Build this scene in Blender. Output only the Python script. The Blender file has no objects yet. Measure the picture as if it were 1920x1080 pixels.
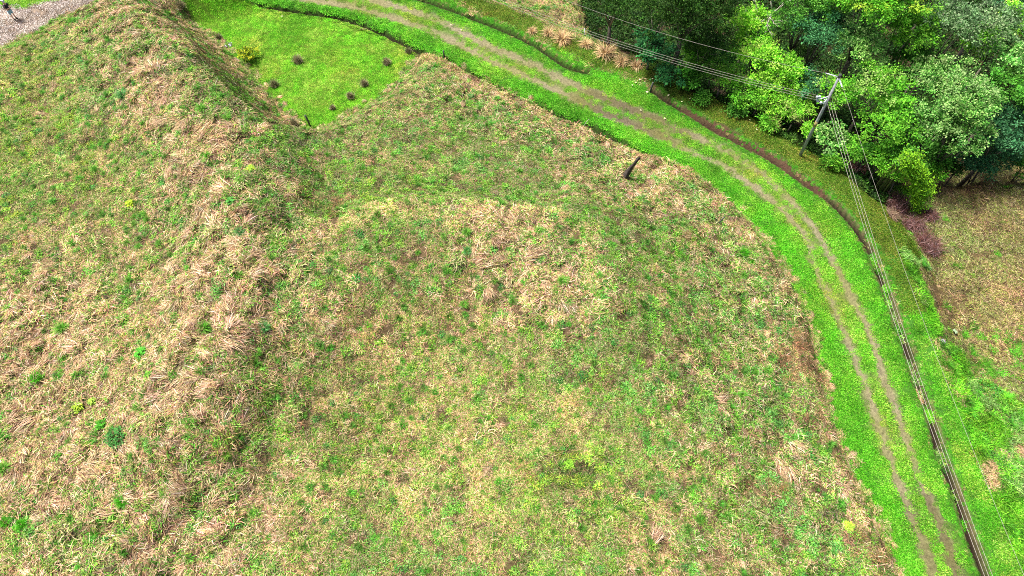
import bpy, math, random
import numpy as np
from mathutils import Vector, Matrix

random.seed(5)
RNG = np.random.default_rng(11)
D = bpy.data
SC = bpy.context.scene
COL = SC.collection

# ------------------------------------------------------------------ camera, sky, sun, exposure
CAM_H = 40.0
TILT = math.radians(30.7)
FPX = 1280.0
cam_data = D.cameras.new('camera')
cam_data.sensor_width = 36.0
cam_data.lens = 24.0
cam_data.clip_start = 0.5
cam_data.clip_end = 3000
cam = D.objects.new('camera', cam_data)
COL.objects.link(cam)
cam.location = (0, 0, CAM_H)
cam.rotation_euler = (TILT, 0, 0)
SC.camera = cam

SUN_DIR = Vector((-0.38, 0.20, 0.86)).normalized()      # towards the sun
w = D.worlds.new("World")
SC.world = w
w.use_nodes = True
nt = w.node_tree
nt.nodes.clear()
sky = nt.nodes.new('ShaderNodeTexSky')
sky.sky_type = 'NISHITA'
sky.sun_disc = False
sky.sun_elevation = math.asin(SUN_DIR.z)
sky.sun_rotation = math.atan2(SUN_DIR.x, SUN_DIR.y)
sky.air_density = 0.7
sky.dust_density = 7.0
bg = nt.nodes.new('ShaderNodeBackground')
bg.inputs['Strength'].default_value = 0.085
wo = nt.nodes.new('ShaderNodeOutputWorld')
nt.links.new(sky.outputs[0], bg.inputs[0])
nt.links.new(bg.outputs[0], wo.inputs[0])

sl = D.lights.new('sun', 'SUN')
sl.energy = 4.2
sl.angle = math.radians(10)
sl.color = (1.0, 0.95, 0.86)
so = D.objects.new('sun', sl)
COL.objects.link(so)
so.rotation_euler = SUN_DIR.to_track_quat('Z', 'Y').to_euler()
so.location = (0, 0, 60)
SC.view_settings.view_transform = 'Standard'
SC.view_settings.look = 'None'
SC.view_settings.exposure = 1.0
SC.view_settings.gamma = 1.0
SC.cycles.filter_width = 1.0
SC.cycles.use_denoising = False
SC.cycles.max_bounces = 5
SC.cycles.diffuse_bounces = 3
SC.cycles.transmission_bounces = 2

CT, ST = math.cos(TILT), math.sin(TILT)


def P(px, py, z=0.0):
    """world point at height z seen at photo pixel (px, py)"""
    u = (px - 960) / FPX
    v = (540 - py) / FPX
    s = (CAM_H - z) / (CT - ST * v)
    return Vector((u * s, (ST + CT * v) * s, z))


def PL(pts, z=0.0):
    return np.array([P(x, y, z)[:2] for x, y in pts])


def smooth(pts, n=5):
    """Catmull-Rom through the points"""
    p = np.vstack([2 * pts[0] - pts[1], pts, 2 * pts[-1] - pts[-2]])
    out = []
    for i in range(1, len(p) - 2):
        for k in range(n):
            t = k / n
            out.append(0.5 * ((2 * p[i]) + (-p[i - 1] + p[i + 1]) * t + (2 * p[i - 1] - 5 * p[i] + 4 * p[i + 1] - p[i + 2]) * t * t
                              + (-p[i - 1] + 3 * p[i] - 3 * p[i + 1] + p[i + 2]) * t ** 3))
    out.append(p[-2])
    return np.array(out)


def dist(X, Y, line):
    best = np.full(X.shape, 1e9)
    at = np.zeros(X.shape)
    L = 0.0
    for a, b in zip(line[:-1], line[1:]):
        d = b - a
        l2 = max((d * d).sum(), 1e-9)
        t = np.clip(((X - a[0]) * d[0] + (Y - a[1]) * d[1]) / l2, 0, 1)
        dd = (X - a[0] - t * d[0]) ** 2 + (Y - a[1] - t * d[1]) ** 2
        m = dd < best
        best = np.where(m, dd, best)
        at = np.where(m, L + t * math.sqrt(l2), at)
        L += math.sqrt(l2)
    return np.sqrt(best), at


def inside(X, Y, poly):
    r = np.zeros(X.shape, bool)
    n = len(poly)
    for i in range(n):
        x0, y0 = poly[i]
        x1, y1 = poly[(i + 1) % n]
        if y0 == y1:
            continue
        c = ((y0 > Y) != (y1 > Y)) & (X < (x1 - x0) * (Y - y0) / (y1 - y0) + x0)
        r ^= c
    return r


def sst(a, b, x):
    t = np.clip((x - a) / (b - a), 0, 1)
    return t * t * (3 - 2 * t)


_tab = np.random.default_rng(3).random((256, 256))


def vnoise(X, Y, s, seed=0):
    x = X / s + seed * 17.31 + 1000
    y = Y / s + seed * 9.77 + 1000
    xi = np.floor(x).astype(int)
    yi = np.floor(y).astype(int)
    fx = x - xi
    fy = y - yi
    fx = fx * fx * (3 - 2 * fx)
    fy = fy * fy * (3 - 2 * fy)
    g = lambda a, b: _tab[a % 256, b % 256]
    return (g(xi, yi) * (1 - fx) + g(xi + 1, yi) * fx) * (1 - fy) + (g(xi, yi + 1) * (1 - fx) + g(xi + 1, yi + 1) * fx) * fy


def fbm(X, Y, s, o=3, seed=0):
    r = 0
    a = 0.5
    t = 0
    for k in range(o):
        r = r + a * vnoise(X, Y, s / 2 ** k, seed + k * 5)
        t += a
        a *= 0.5
    return r / t


# ------------------------------------------------------------------ plan of the place (curves on the ground)
EDGE_HILL = smooth(PL([(300, -22), (430, 0), (560, 20), (640, 33), (720, 62), (790, 97), (850, 120), (920, 158), (1000, 197), (1090, 240), (1150, 266), (1210, 291),
                (1270, 312), (1330, 346), (1380, 386), (1420, 431), (1460, 490), (1495, 546), (1520, 600), (1533, 660), (1545, 720),
                (1570, 800), (1600, 880), (1640, 965), (1665, 1025), (1685, 1080), (1730, 1180), (1800, 1330)]))
DITCH_TOP = smooth(PL([(700, -28), (795, 0), (855, 20), (905, 40), (955, 60), (1005, 85), (1042, 110), (1067, 125), (1100, 134)]))
DITCH_RIGHT = smooth(PL([(1222, 166), (1262, 195), (1300, 217), (1337, 240), (1375, 260), (1440, 294), (1477, 318), (1515, 346), (1552, 372),
                  (1580, 397), (1605, 427), (1625, 457), (1640, 487), (1653, 520), (1670, 565), (1690, 620), (1707, 670), (1722, 720), (1736, 757),
                  (1749, 792), (1767, 857), (1794, 924), (1816, 991), (1840, 1058), (1870, 1140), (1940, 1330)]))
RIGHT_EDGE = np.vstack([smooth(PL([(700, -60), (790, -25), (847, 0), (885, 22), (935, 40), (980, 62), (1017, 80), (1055, 97), (1082, 110), (1112, 128), (1130, 130), (1160, 138),
                     (1192, 152), (1222, 166)])), DITCH_RIGHT[1:]])
RUT_L = smooth(PL([(480, -22), (590, 0), (680, 17), (780, 47), (830, 67), (880, 93), (930, 117), (980, 140), (1030, 162), (1080, 185), (1130, 210), (1205, 240),
            (1255, 262), (1305, 287), (1355, 311), (1405, 342), (1455, 383), (1492, 417), (1515, 455), (1535, 515), (1560, 568), (1577, 607), (1597, 660),
            (1615, 703), (1632, 750), (1645, 792), (1663, 844), (1682, 897), (1703, 951), (1725, 1005), (1749, 1075), (1790, 1180), (1860, 1330)]))
RUT_R = smooth(PL([(560, -30), (700, 0), (780, 22), (830, 42), (880, 67), (930, 92), (980, 112), (1030, 137), (1080, 160), (1130, 180), (1180, 203), (1255, 233),
            (1330, 267), (1380, 292), (1430, 327), (1485, 378), (1527, 427), (1555, 475), (1578, 522), (1600, 565), (1625, 607), (1641, 655), (1656, 705),
            (1672, 745), (1688, 790), (1706, 844), (1725, 897), (1749, 951), (1767, 994), (1794, 1075), (1835, 1180), (1900, 1330)]))
POCKET = np.vstack([smooth(PL([(325, -15), (360, 38), (400, 72), (440, 105), (480, 148), (520, 190), (548, 222), (572, 240), (612, 243), (650, 220), (700, 190),
                        (735, 165), (762, 135), (785, 103)])), PL([(790, 97), (720, 62), (640, 33), (560, 20), (430, 0), (380, -10)])])
GRAVEL_LO = smooth(PL([(-400, 240), (-120, 140), (0, 86), (33, 71), (67, 55), (100, 37), (133, 25), (167, 16), (217, 0), (300, -25), (420, -50)], 2.6))
GRAVEL_HI = smooth(PL([(-400, 120), (-120, 52), (0, 17), (45, 14), (80, 6), (117, -3), (200, -25), (330, -60)], 2.6))
ROAD = np.vstack([EDGE_HILL, RIGHT_EDGE[::-1]])
GRAVEL = np.vstack([GRAVEL_LO, GRAVEL_HI[::-1]])
LIP = smooth(PL([(600, 470), (680, 437), (770, 424), (870, 424), (1000, 430), (1075, 443), (1105, 500), (1112, 600), (1105, 690), (1060, 1000)], 2.6))
RIDGE = smooth(PL([(235, 0), (300, 90), (370, 200), (440, 320), (490, 440), (470, 600), (400, 800)], 3.0))
SOIL = smooth(PL([(1290, 205), (1340, 230), (1400, 262), (1440, 283), (1480, 308), (1525, 340), (1545, 358)], 0.1))
FIELD = PL([(1690, 470), (1735, 600), (1768, 665), (1830, 705), (1930, 760), (2200, 900), (2500, 250), (1690, 250)], -2)
FOREST = PL([(1085, -200), (1090, 20), (1150, 95), (1215, 140), (1290, 182), (1400, 225), (1520, 285), (1590, 345), (1640, 370), (1700, 330),
             (1740, 318), (2600, 350), (2700, -500), (1000, -500)], -1)

# ------------------------------------------------------------------ raster of the terrain
STEP = 0.2
XA, XB, YA, YB = -56.0, 66.0, -3.0, 72.0
xs = np.arange(XA, XB + STEP / 2, STEP)
ys = np.arange(YA, YB + STEP / 2, STEP)
GX, GY = np.meshgrid(xs, ys)                # [j, i]
wx = GX + 0.5 * (fbm(GX, GY, 1.2, 2, 40) - .5)
wy = GY + 0.5 * (fbm(GX, GY, 1.2, 2, 41) - .5)
wx2 = GX + 2.4 * (fbm(GX, GY, 2.5, 3, 42) - .5)
wy2 = GY + 2.4 * (fbm(GX, GY, 2.5, 3, 43) - .5)

d_hill, t_hill = dist(GX, GY, EDGE_HILL)
d_right, t_right = dist(GX, GY, RIGHT_EDGE)
d_dt, _ = dist(GX, GY, DITCH_TOP)
d_dr, t_dr = dist(GX, GY, DITCH_RIGHT)
d_rl, t_rl = dist(GX, GY, RUT_L)
d_rr, t_rr = dist(GX, GY, RUT_R)
d_soil, _ = dist(GX, GY, SOIL)
d_lip, t_lip = dist(GX, GY, LIP)
d_ridge, _ = dist(GX, GY, RIDGE)
in_road = inside(GX, GY, ROAD)
in_road_w = inside(wx, wy, ROAD)
in_pocket = inside(GX, GY, POCKET)
in_pocket_w = inside(wx, wy, POCKET)
in_gravel = inside(wx, wy, GRAVEL)
d_pocket, _ = dist(GX, GY, np.vstack([POCKET, POCKET[:1]]))
d_glo, _ = dist(GX, GY, GRAVEL_LO)
d_ghi, _ = dist(GX, GY, GRAVEL_HI)
# which side: left of the road = hill side
hillpoly = np.vstack([EDGE_HILL, [[40, -60], [-300, -60], [-300, 400], [-60, 400], [-40, 90]]])
left = inside(GX, GY, hillpoly) & ~in_road
above_gravel = left & inside(GX, GY, np.vstack([GRAVEL_HI, [[-10, 200], [-300, 200]]]))
hill = left & ~in_pocket
right = ~left & ~in_road
wx3 = GX + 5 * (fbm(GX, GY, 3.0, 3, 44) - .5)
wy3 = GY + 5 * (fbm(GX, GY, 3.0, 3, 45) - .5)
in_field = inside(wx3, wy3, FIELD) & right & (d_right > 2.2)
in_forest = inside(wx2, wy2, FOREST) & right

# heights
H0 = np.zeros(GX.shape)
dh = np.where(left, d_hill, 0)
rise = 1.4 * sst(0.1, 1.5, dh) + 2.1 * sst(0.5, 15.0, dh)
dp = np.where(hill, d_pocket, 0)
far_p = 1 - sst(0, 9, d_pocket)
pr = 0.35 * sst(0, 1.0, dp) + 2.4 * sst(0.3, 10.0, dp)
hh = np.minimum(rise, pr + 6 * (1 - far_p)) * 1.0
hh = np.where(in_pocket, 0.12 * sst(0, 3, d_pocket), hh)
hh = hh + np.where(hill, (2.6 * np.exp(-(d_ridge / 5.0) ** 2)) * sst(0, 4.5, dp) * sst(0, 8, dh), 0)
inlip = inside(GX, GY, np.vstack([LIP, P(1060, 1000, 2.6)[:2], P(400, 1000, 2.6)[:2]]))
lip_len = float(np.hypot(*np.diff(LIP, axis=0).T).sum())
lip_h = np.where(inlip, 1.35, 1.35 * (1 - sst(0, 2.6 + 4.5 * sst(P(1040, 440, 2.6)[0], P(1095, 440, 2.6)[0], GX), d_lip))) * np.where(inlip, 1 - 0.9 * sst(1, 13, d_lip), 1) * sst(P(1100, 790, 2.6)[1], P(1100, 600, 2.6)[1], GY) * sst(P(560, 440, 2.6)[0] - 2.0, P(790, 440, 2.6)[0], GX)
hh = hh + np.where(hill, lip_h, 0)
GULLY = smooth(PL([(585, 255), (618, 330), (628, 410), (590, 520), (565, 640), (560, 780), (520, 930)], 1.6))
d_gul, t_gul = dist(GX, GY, GULLY)
hh = hh - np.where(hill, .55 * np.exp(-(d_gul / 1.7) ** 2) * sst(0, 4, t_gul), 0)
_c = P(830, 730, 2.0)
bowl = np.exp(-(((GX - _c.x) / 8.5) ** 2 + ((GY - _c.y) / 6.5) ** 2) ** 1.5)
hh = hh - np.where(hill, 1.5 * bowl, 0)
# the land beyond the gravel road keeps level with it
hh = np.where(above_gravel, 2.6 + 0 * hh, hh)
gw = 1 - sst(0.0, 3.0, np.minimum(np.where(in_gravel, 0, 99), np.minimum(d_glo, d_ghi)))
hh = np.where(left, hh * (1 - gw) + 2.6 * gw, hh)
def band(pts, wd, z=2.5):
    return np.exp(-(dist(GX, GY, PL(pts, z))[0] / wd) ** 2)


coarse = 0.16 + np.maximum.reduce([1.0 * band([(260, 60), (350, 200), (440, 330), (480, 480), (440, 640), (380, 800), (330, 1080)], 4.2),
                                   .9 * band([(40, 620), (120, 760), (150, 900), (260, 1080)], 4.5), .75 * band([(1180, 330), (1400, 520), (1380, 700), (1480, 900), (1560, 1080)], 3.6),
                                   .75 * band([(930, 490), (1040, 560)], 2.6), .6 * band([(860, 160), (1000, 230), (1240, 320)], 2.2)])
coarse = np.clip(coarse + .35 * (fbm(GX, GY, 3.0, 2, 15) - .5), .05, 1)
rough = ((fbm(GX, GY, 2.6, 3, 1) - .5) * 0.75 + (fbm(GX, GY, 0.9, 2, 2) - .5) * 0.62) * (.3 + .85 * coarse)
hh = hh + np.where(hill & ~in_gravel, rough * sst(0, 1.2, np.minimum(d_hill, d_pocket)) * (1 - gw), 0)
H0 = np.where(left, hh, 0)
low = 1 - 0.75 * sst(14, 8, GY) if False else 1 - 0.7 * (1 - sst(9, 20, GY))
fall = -2.2 * sst(1.7, 6.0, d_right) * low - 3.0 * sst(4, 16, d_right) * in_forest
H0 = np.where(right, fall + (fbm(GX, GY, 2.2, 3, 5) - .5) * 0.9 * sst(1, 4, d_right), H0)
H0 = np.where(in_road, 0.05 * (fbm(GX, GY, 1.5, 2, 7) - .5), H0)
# ruts and ditches
rutw = lambda d: np.exp(-(d / 0.38) ** 2)
H0 -= np.where(in_road, 0.07 * (rutw(d_rl) + rutw(d_rr)), 0)
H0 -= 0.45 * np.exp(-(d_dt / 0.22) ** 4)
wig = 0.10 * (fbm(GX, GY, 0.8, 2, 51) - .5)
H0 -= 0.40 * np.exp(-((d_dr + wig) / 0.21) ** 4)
t_in = dist(np.array([P(1250, 305)[0]]), np.array([P(1250, 305)[1]]), EDGE_HILL)[1][0]
t_a = dist(np.array([P(660, 38)[0]]), np.array([P(660, 38)[1]]), EDGE_HILL)[1][0]
t_b = dist(np.array([P(1010, 200)[0]]), np.array([P(1010, 200)[1]]), EDGE_HILL)[1][0]
t_c = dist(np.array([P(1115, 250)[0]]), np.array([P(1115, 250)[1]]), EDGE_HILL)[1][0]
hfade = 1 - sst(t_in - 3, t_in + 2, t_hill)
wbig = 0.30 + 0.50 * np.exp(-((t_hill - t_c) / 3.0) ** 2)
H0 -= 0.55 * hfade * np.exp(-(d_hill / wbig) ** 4)

# zones
ZR, ZH, ZP, ZRUT, ZD, ZF, ZL, ZFO, ZG, ZS, ZB = range(11)
zone = np.full(GX.shape, ZL)
zone[in_forest] = ZFO
zone[in_field] = ZF
zone[right & ~in_forest & ~in_field & (GY > 30)] = ZB
zone[right & ~in_forest & ~in_field & (GY > 27) & (GX > P(1225, 170)[0])] = ZS
zone[in_road_w & ~left] = ZR
zone[in_road] = ZR
zone[hill] = ZH
zone[in_pocket] = ZP
zone[left & in_pocket_w & (d_hill > .2)] = ZP
zone[left & ~in_pocket_w & (d_hill > .2)] = ZH
zone[above_gravel] = ZP
zone[left & in_gravel] = ZG
strip = right & (d_right < 2.2) & (d_right > 0.15) | (zone == ZS)
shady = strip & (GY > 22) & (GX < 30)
zone[strip] = ZS
rw = .37 + .14 * sst(26, 38, GY)
wear = 0.10 + 0.95 * fbm(GX, GY, 4.0, 3, 21)
bare = np.maximum(np.exp(-((d_rl + .25 * (fbm(GX, GY, 1.1, 2, 28) - .5)) / rw) ** 2), np.exp(-((d_rr + .25 * (fbm(GX, GY, 1.1, 2, 29) - .5)) / rw) ** 2)) * in_road
bare = bare ** 1.15
mud = np.maximum(band([(1110, 190), (1180, 208), (1260, 245)], 1.6, 0), .8 * band([(1740, 960), (1790, 1075)], 1.2, 0))
bare = bare * np.clip(.86 + 1.5 * (fbm(GX, GY, 3.5, 3, 23) - .42) + 0.35 * (fbm(GX, GY, .5, 2, 24) - .5), 0, 1)
mid = in_road * np.exp(-(((d_rl + d_rr) - 1.6) / 1.1) ** 2) * np.clip(fbm(GX, GY, 2.5, 3, 26) - .1, 0, 1) * (np.maximum(d_rl, d_rr) < 2.2)
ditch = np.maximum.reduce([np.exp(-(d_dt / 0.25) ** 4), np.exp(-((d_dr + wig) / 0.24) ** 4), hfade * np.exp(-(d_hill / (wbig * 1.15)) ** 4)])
soil = np.exp(-((d_soil + .5 * (fbm(GX, GY, .9, 2, 61) - .5)) / 0.38) ** 2)


# dryness of the hill, also carrying the lip's painted highlight and slope shade
def blob(px, py, r, z=2.5):
    c = P(px, py, z)
    rr = r / 27.0
    return np.exp(-((GX - c.x) ** 2 + (GY - c.y) ** 2) / (rr * rr))


dry = np.full(GX.shape, 0.36)
for (a, b, r, k) in [(300, 230, 90, .22), (400, 330, 100, .22), (220, 480, 120, .18), (430, 590, 110, .26), (330, 700, 120, .26), (110, 800, 140, .26),
                     (150, 960, 170, .2), (470, 930, 120, .2), (950, 500, 70, .28), (1030, 570, 60, .2), (890, 480, 35, .12), (1250, 375, 50, .3), (760, 640, 130, .22),
                     (350, 110, 70, .2), (60, 640, 100, .24), (800, 790, 140, .12), (1290, 210, 60, .2), (900, 870, 100, .15),
                     (1480, 860, 50, .2), (1250, 900, 90, .12),
                     (900, 260, 170, -.2), (1280, 500, 130, -.15), (1420, 560, 90, -.1), (1320, 800, 150, -.12), (700, 370, 90, -.26), (560, 300, 60, -.2),
                     (1470, 930, 110, -.12), (80, 330, 140, -.24), (60, 150, 110, -.16), (1070, 890, 45, -.4), (1150, 700, 80, -.1), (430, 180, 60, -.25),
                     (1100, 430, 50, -.25), (1450, 750, 50, -.2)]:
    dry += k * blob(a, b, r)
fringe = np.exp(-((d_hill - 1.0) / 1.3) ** 2) * sst(16, 22, t_hill)
dry += 0.45 * fringe
dry += 0.33 * np.exp(-((d_pocket - 0.9) / 1.0) ** 2) * (GX < P(560, 230)[0])
dry += 0.30 * np.exp(-((d_lip + 0) / 0.6) ** 2) * (t_lip < lip_len - 14)  # paler straw along the lip paints a highlight on its crest
dry -= 0.22 * np.exp(-((d_lip - 1.9) / 1.2) ** 2) * ~inlip  # greener band outside the lip paints the shaded slope
dry += 0.45 * (fbm(GX, GY, 3.2, 3, 9) - .5) + 1.0 * (fbm(GX, GY, 0.9, 2, 10) - .5)
top_rough = (zone == ZB)
dry = np.where(top_rough, 0.55 + 0.8 * (fbm(GX, GY, 2.2, 3, 12) - .5), dry)


def mix(a, b, t):
    return a * (1 - t[..., None]) + np.array(b) * t[..., None]


CLR = np.zeros(GX.shape + (3,))
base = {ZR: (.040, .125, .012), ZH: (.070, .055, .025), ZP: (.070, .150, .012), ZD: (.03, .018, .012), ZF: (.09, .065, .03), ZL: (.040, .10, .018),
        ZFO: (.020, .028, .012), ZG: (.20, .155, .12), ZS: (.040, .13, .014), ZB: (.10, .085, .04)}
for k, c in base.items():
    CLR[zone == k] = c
n1 = fbm(GX, GY, 0.6, 3, 31)
CLR = np.where((zone == ZH)[..., None], mix(CLR, (.12, .080, .045), np.clip(dry * .9, 0, 1) * (zone == ZH)), CLR)
CLR *= (0.7 + 0.6 * n1)[..., None]
CLR = mix(CLR, (.215, .175, .135), np.clip(bare * 1.3, 0, 1) * (.75 + .25 * n1))
CLR = mix(CLR, (.075, .058, .045), np.clip(bare * mud * 1.6, 0, .9))
CLR = mix(CLR, (.13, .14, .03), np.clip(mid, 0, .6))
CLR = mix(CLR, (.13, .09, .055), .75 * np.clip(np.exp(-((d_dr - .28) / .12) ** 2), 0, 1))
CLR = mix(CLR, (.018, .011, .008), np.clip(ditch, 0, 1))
CLR = mix(CLR, (.075, .043, .028), np.clip(soil, 0, 1))


def samp(arr, x, y):
    fx = np.clip((x - XA) / STEP, 0, len(xs) - 1.001)
    fy = np.clip((y - YA) / STEP, 0, len(ys) - 1.001)
    i = fx.astype(int)
    j = fy.astype(int)
    u = fx - i
    v = fy - j
    return arr[j, i] * (1 - u) * (1 - v) + arr[j, i + 1] * u * (1 - v) + arr[j + 1, i] * (1 - u) * v + arr[j + 1, i + 1] * u * v


def sampn(arr, x, y):
    i = np.clip(np.round((x - XA) / STEP).astype(int), 0, len(xs) - 1)
    j = np.clip(np.round((y - YA) / STEP).astype(int), 0, len(ys) - 1)
    return arr[j, i]


def gz(x, y):
    return float(samp(H0, np.array([x]), np.array([y]))[0])


def G(px, py):
    """ground point seen at photo pixel (px, py)"""
    z = 0.0
    for _ in range(25):
        p = P(px, py, z)
        z = .5 * z + .5 * gz(p.x, p.y)
    p = P(px, py, z)
    return Vector((p.x, p.y, gz(p.x, p.y)))


# ------------------------------------------------------------------ materials
def new_mat(name):
    m = D.materials.new(name)
    m.use_nodes = True
    m.node_tree.nodes.clear()
    return m, m.node_tree.nodes, m.node_tree.links


def mat_terrain():
    m, N, L = new_mat('ground_soil_and_turf')
    o = N.new('ShaderNodeOutputMaterial')
    b = N.new('ShaderNodeBsdfPrincipled')
    b.inputs['Roughness'].default_value = .95
    b.inputs['Specular IOR Level'].default_value = .1
    a = N.new('ShaderNodeAttribute')
    a.attribute_name = 'col'
    tc = N.new('ShaderNodeTexCoord')
    n = N.new('ShaderNodeTexNoise')
    n.inputs['Scale'].default_value = 6
    n.inputs['Detail'].default_value = 8
    n.inputs['Roughness'].default_value = .75
    L.new(tc.outputs['Object'], n.inputs['Vector'])
    r = N.new('ShaderNodeMapRange')
    r.inputs[1].default_value = .3
    r.inputs[2].default_value = .7
    r.inputs[3].default_value = .45
    r.inputs[4].default_value = 1.6
    L.new(n.outputs[0], r.inputs[0])
    mx = N.new('ShaderNodeVectorMath')
    mx.operation = 'SCALE'
    L.new(a.outputs['Color'], mx.inputs[0])
    L.new(r.outputs[0], mx.inputs['Scale'])
    L.new(mx.outputs[0], b.inputs['Base Color'])
    bp = N.new('ShaderNodeBump')
    bp.inputs['Strength'].default_value = .8
    bp.inputs['Distance'].default_value = .12
    L.new(n.outputs[0], bp.inputs['Height'])
    L.new(bp.outputs[0], b.inputs['Normal'])
    L.new(b.outputs[0], o.inputs[0])
    return m


def mat_blades(name, trans=.28, inst=True):
    m, N, L = new_mat(name)
    o = N.new('ShaderNodeOutputMaterial')
    a = N.new('ShaderNodeAttribute')
    a.attribute_name = 'col'
    src = a.outputs['Color']
    if inst:
        t = N.new('ShaderNodeAttribute')
        t.attribute_type = 'INSTANCER'
        t.attribute_name = 'tint'
        v = N.new('ShaderNodeVectorMath')
        v.operation = 'MULTIPLY'
        L.new(a.outputs['Color'], v.inputs[0])
        L.new(t.outputs['Vector'], v.inputs[1])
        src = v.outputs[0]
    b = N.new('ShaderNodeBsdfPrincipled')
    b.inputs['Roughness'].default_value = .62
    b.inputs['Specular IOR Level'].default_value = .12
    L.new(src, b.inputs['Base Color'])
    tr = N.new('ShaderNodeBsdfTranslucent')
    L.new(src, tr.inputs[0])
    mx = N.new('ShaderNodeMixShader')
    mx.inputs[0].default_value = trans
    L.new(b.outputs[0], mx.inputs[1])
    L.new(tr.outputs[0], mx.inputs[2])
    L.new(mx.outputs[0], o.inputs[0])
    return m


def mat_plain(name, col, col2=None, scale=8, rough=.8, bump=.3, metal=0, bands=False):
    m, N, L = new_mat(name)
    o = N.new('ShaderNodeOutputMaterial')
    b = N.new('ShaderNodeBsdfPrincipled')
    b.inputs['Roughness'].default_value = rough
    b.inputs['Metallic'].default_value = metal
    tc = N.new('ShaderNodeTexCoord')
    n = N.new('ShaderNodeTexNoise')
    n.inputs['Scale'].default_value = scale
    n.inputs['Detail'].default_value = 6
    L.new(tc.outputs['Object'], n.inputs['Vector'])
    cr = N.new('ShaderNodeValToRGB')
    cr.color_ramp.elements[0].position = .35
    cr.color_ramp.elements[1].position = .65
    cr.color_ramp.elements[0].color = (*col, 1)
    cr.color_ramp.elements[1].color = (*(col2 or [c * 1.5 for c in col]), 1)
    L.new(n.outputs[0], cr.inputs[0])
    L.new(cr.outputs[0], b.inputs['Base Color'])
    bp = N.new('ShaderNodeBump')
    bp.inputs['Strength'].default_value = bump
    bp.inputs['Distance'].default_value = .03
    L.new(n.outputs[0], bp.inputs['Height'])
    L.new(bp.outputs[0], b.inputs['Normal'])
    L.new(b.outputs[0], o.inputs[0])
    return m


M_GRASS = mat_blades('grass_blades', .28)
M_LEAF = mat_blades('tree_leaves', .30, inst=False)
M_STEM = mat_blades('dry_stems', .05, inst=False)
M_BARK = mat_plain('bark', (.10, .085, .065), (.20, .17, .14), 5, .9, .6)
M_DARKWOOD = mat_plain('charred_wood', (.018, .015, .014), (.07, .055, .045), 6, .9, .8)
M_POST = mat_plain('post_wood', (.025, .03, .03), (.07, .08, .075), 8, .85, .5)
M_CONC = mat_plain('weathered_pole', (.22, .235, .25), (.38, .40, .43), 4, .8, .25)
M_WIRE = mat_plain('aluminium_wire', (.24, .22, .20), (.36, .33, .30), 3, .6, .0)
M_STEEL = mat_plain('galvanised_steel', (.35, .40, .46), (.55, .60, .66), 12, .4, .1)
M_INS = mat_plain('insulator_glaze', (.45, .52, .62), (.7, .76, .84), 12, .25, .05)
M_STONE = mat_blades('gravel_stones', .0)


# ------------------------------------------------------------------ mesh helpers
def mesh_np(name, V, F, mat=None, col=None, smooth_=False):
    """V (n,3), F (m,k) arrays; col (n,3)"""
    me = D.meshes.new(name)
    V = np.asarray(V, np.float32)
    F = np.asarray(F, np.int32)
    k = F.shape[1]
    me.vertices.add(len(V))
    me.vertices.foreach_set('co', V.ravel())
    me.loops.add(F.size)
    me.loops.foreach_set('vertex_index', F.ravel())
    me.polygons.add(len(F))
    me.polygons.foreach_set('loop_start', np.arange(0, F.size, k, dtype=np.int32))
    if col is not None:
        at = me.attributes.new('col', 'FLOAT_COLOR', 'POINT')
        c4 = np.ones((len(V), 4), np.float32)
        c4[:, :3] = col
        at.data.foreach_set('color', c4.ravel())
    if smooth_:
        me.polygons.foreach_set('use_smooth', np.ones(len(F), bool))
    me.update(calc_edges=True)
    if mat:
        me.materials.append(mat)
    return me


def link(name, me, parent=None):
    o = D.objects.new(name, me)
    COL.objects.link(o)
    if parent is not None:
        o.parent = parent
    return o


def tag(o, label=None, cat=None, group=None, kind=None):
    if label:
        o['label'] = label
    if cat:
        o['category'] = cat
    if group:
        o['group'] = group
    if kind:
        o['kind'] = kind
    return o


def empty(name, loc, label, cat, group=None):
    o = D.objects.new(name, None)
    COL.objects.link(o)
    o.location = loc
    o.empty_display_size = .3
    return tag(o, label, cat, group)


def tube(pts, radii, seg=8):
    """closed tapered tube; returns V, F(quads)"""
    pts = [Vector(p) for p in pts]
    V = []
    F = []
    n = len(pts)
    for i, p in enumerate(pts):
        d = (pts[min(i + 1, n - 1)] - pts[max(i - 1, 0)]).normalized()
        a = d.orthogonal().normalized() if i == 0 else (a - d * a.dot(d)).normalized()
        b = d.cross(a)
        for k in range(seg):
            an = 2 * math.pi * k / seg
            V.append(p + (a * math.cos(an) + b * math.sin(an)) * radii[i])
    for i in range(n - 1):
        for k in range(seg):
            k2 = (k + 1) % seg
            F.append((i * seg + k, i * seg + k2, (i + 1) * seg + k2, (i + 1) * seg + k))
    # caps as collapsed quads
    for base, p in ((0, pts[0]), ((n - 1) * seg, pts[-1])):
        c = len(V)
        V.append(p)
        for k in range(0, seg, 2):
            q = (base + k, base + k + 1, base + (k + 2) % seg, c)
            F.append(q if base else q[::-1])
    return np.array([tuple(v) for v in V]), np.array(F)


def join(parts):
    Vs, Fs, n = [], [], 0
    for V, F in parts:
        Vs.append(V)
        Fs.append(np.asarray(F) + n)
        n += len(V)
    return np.vstack(Vs), np.vstack(Fs)


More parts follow.
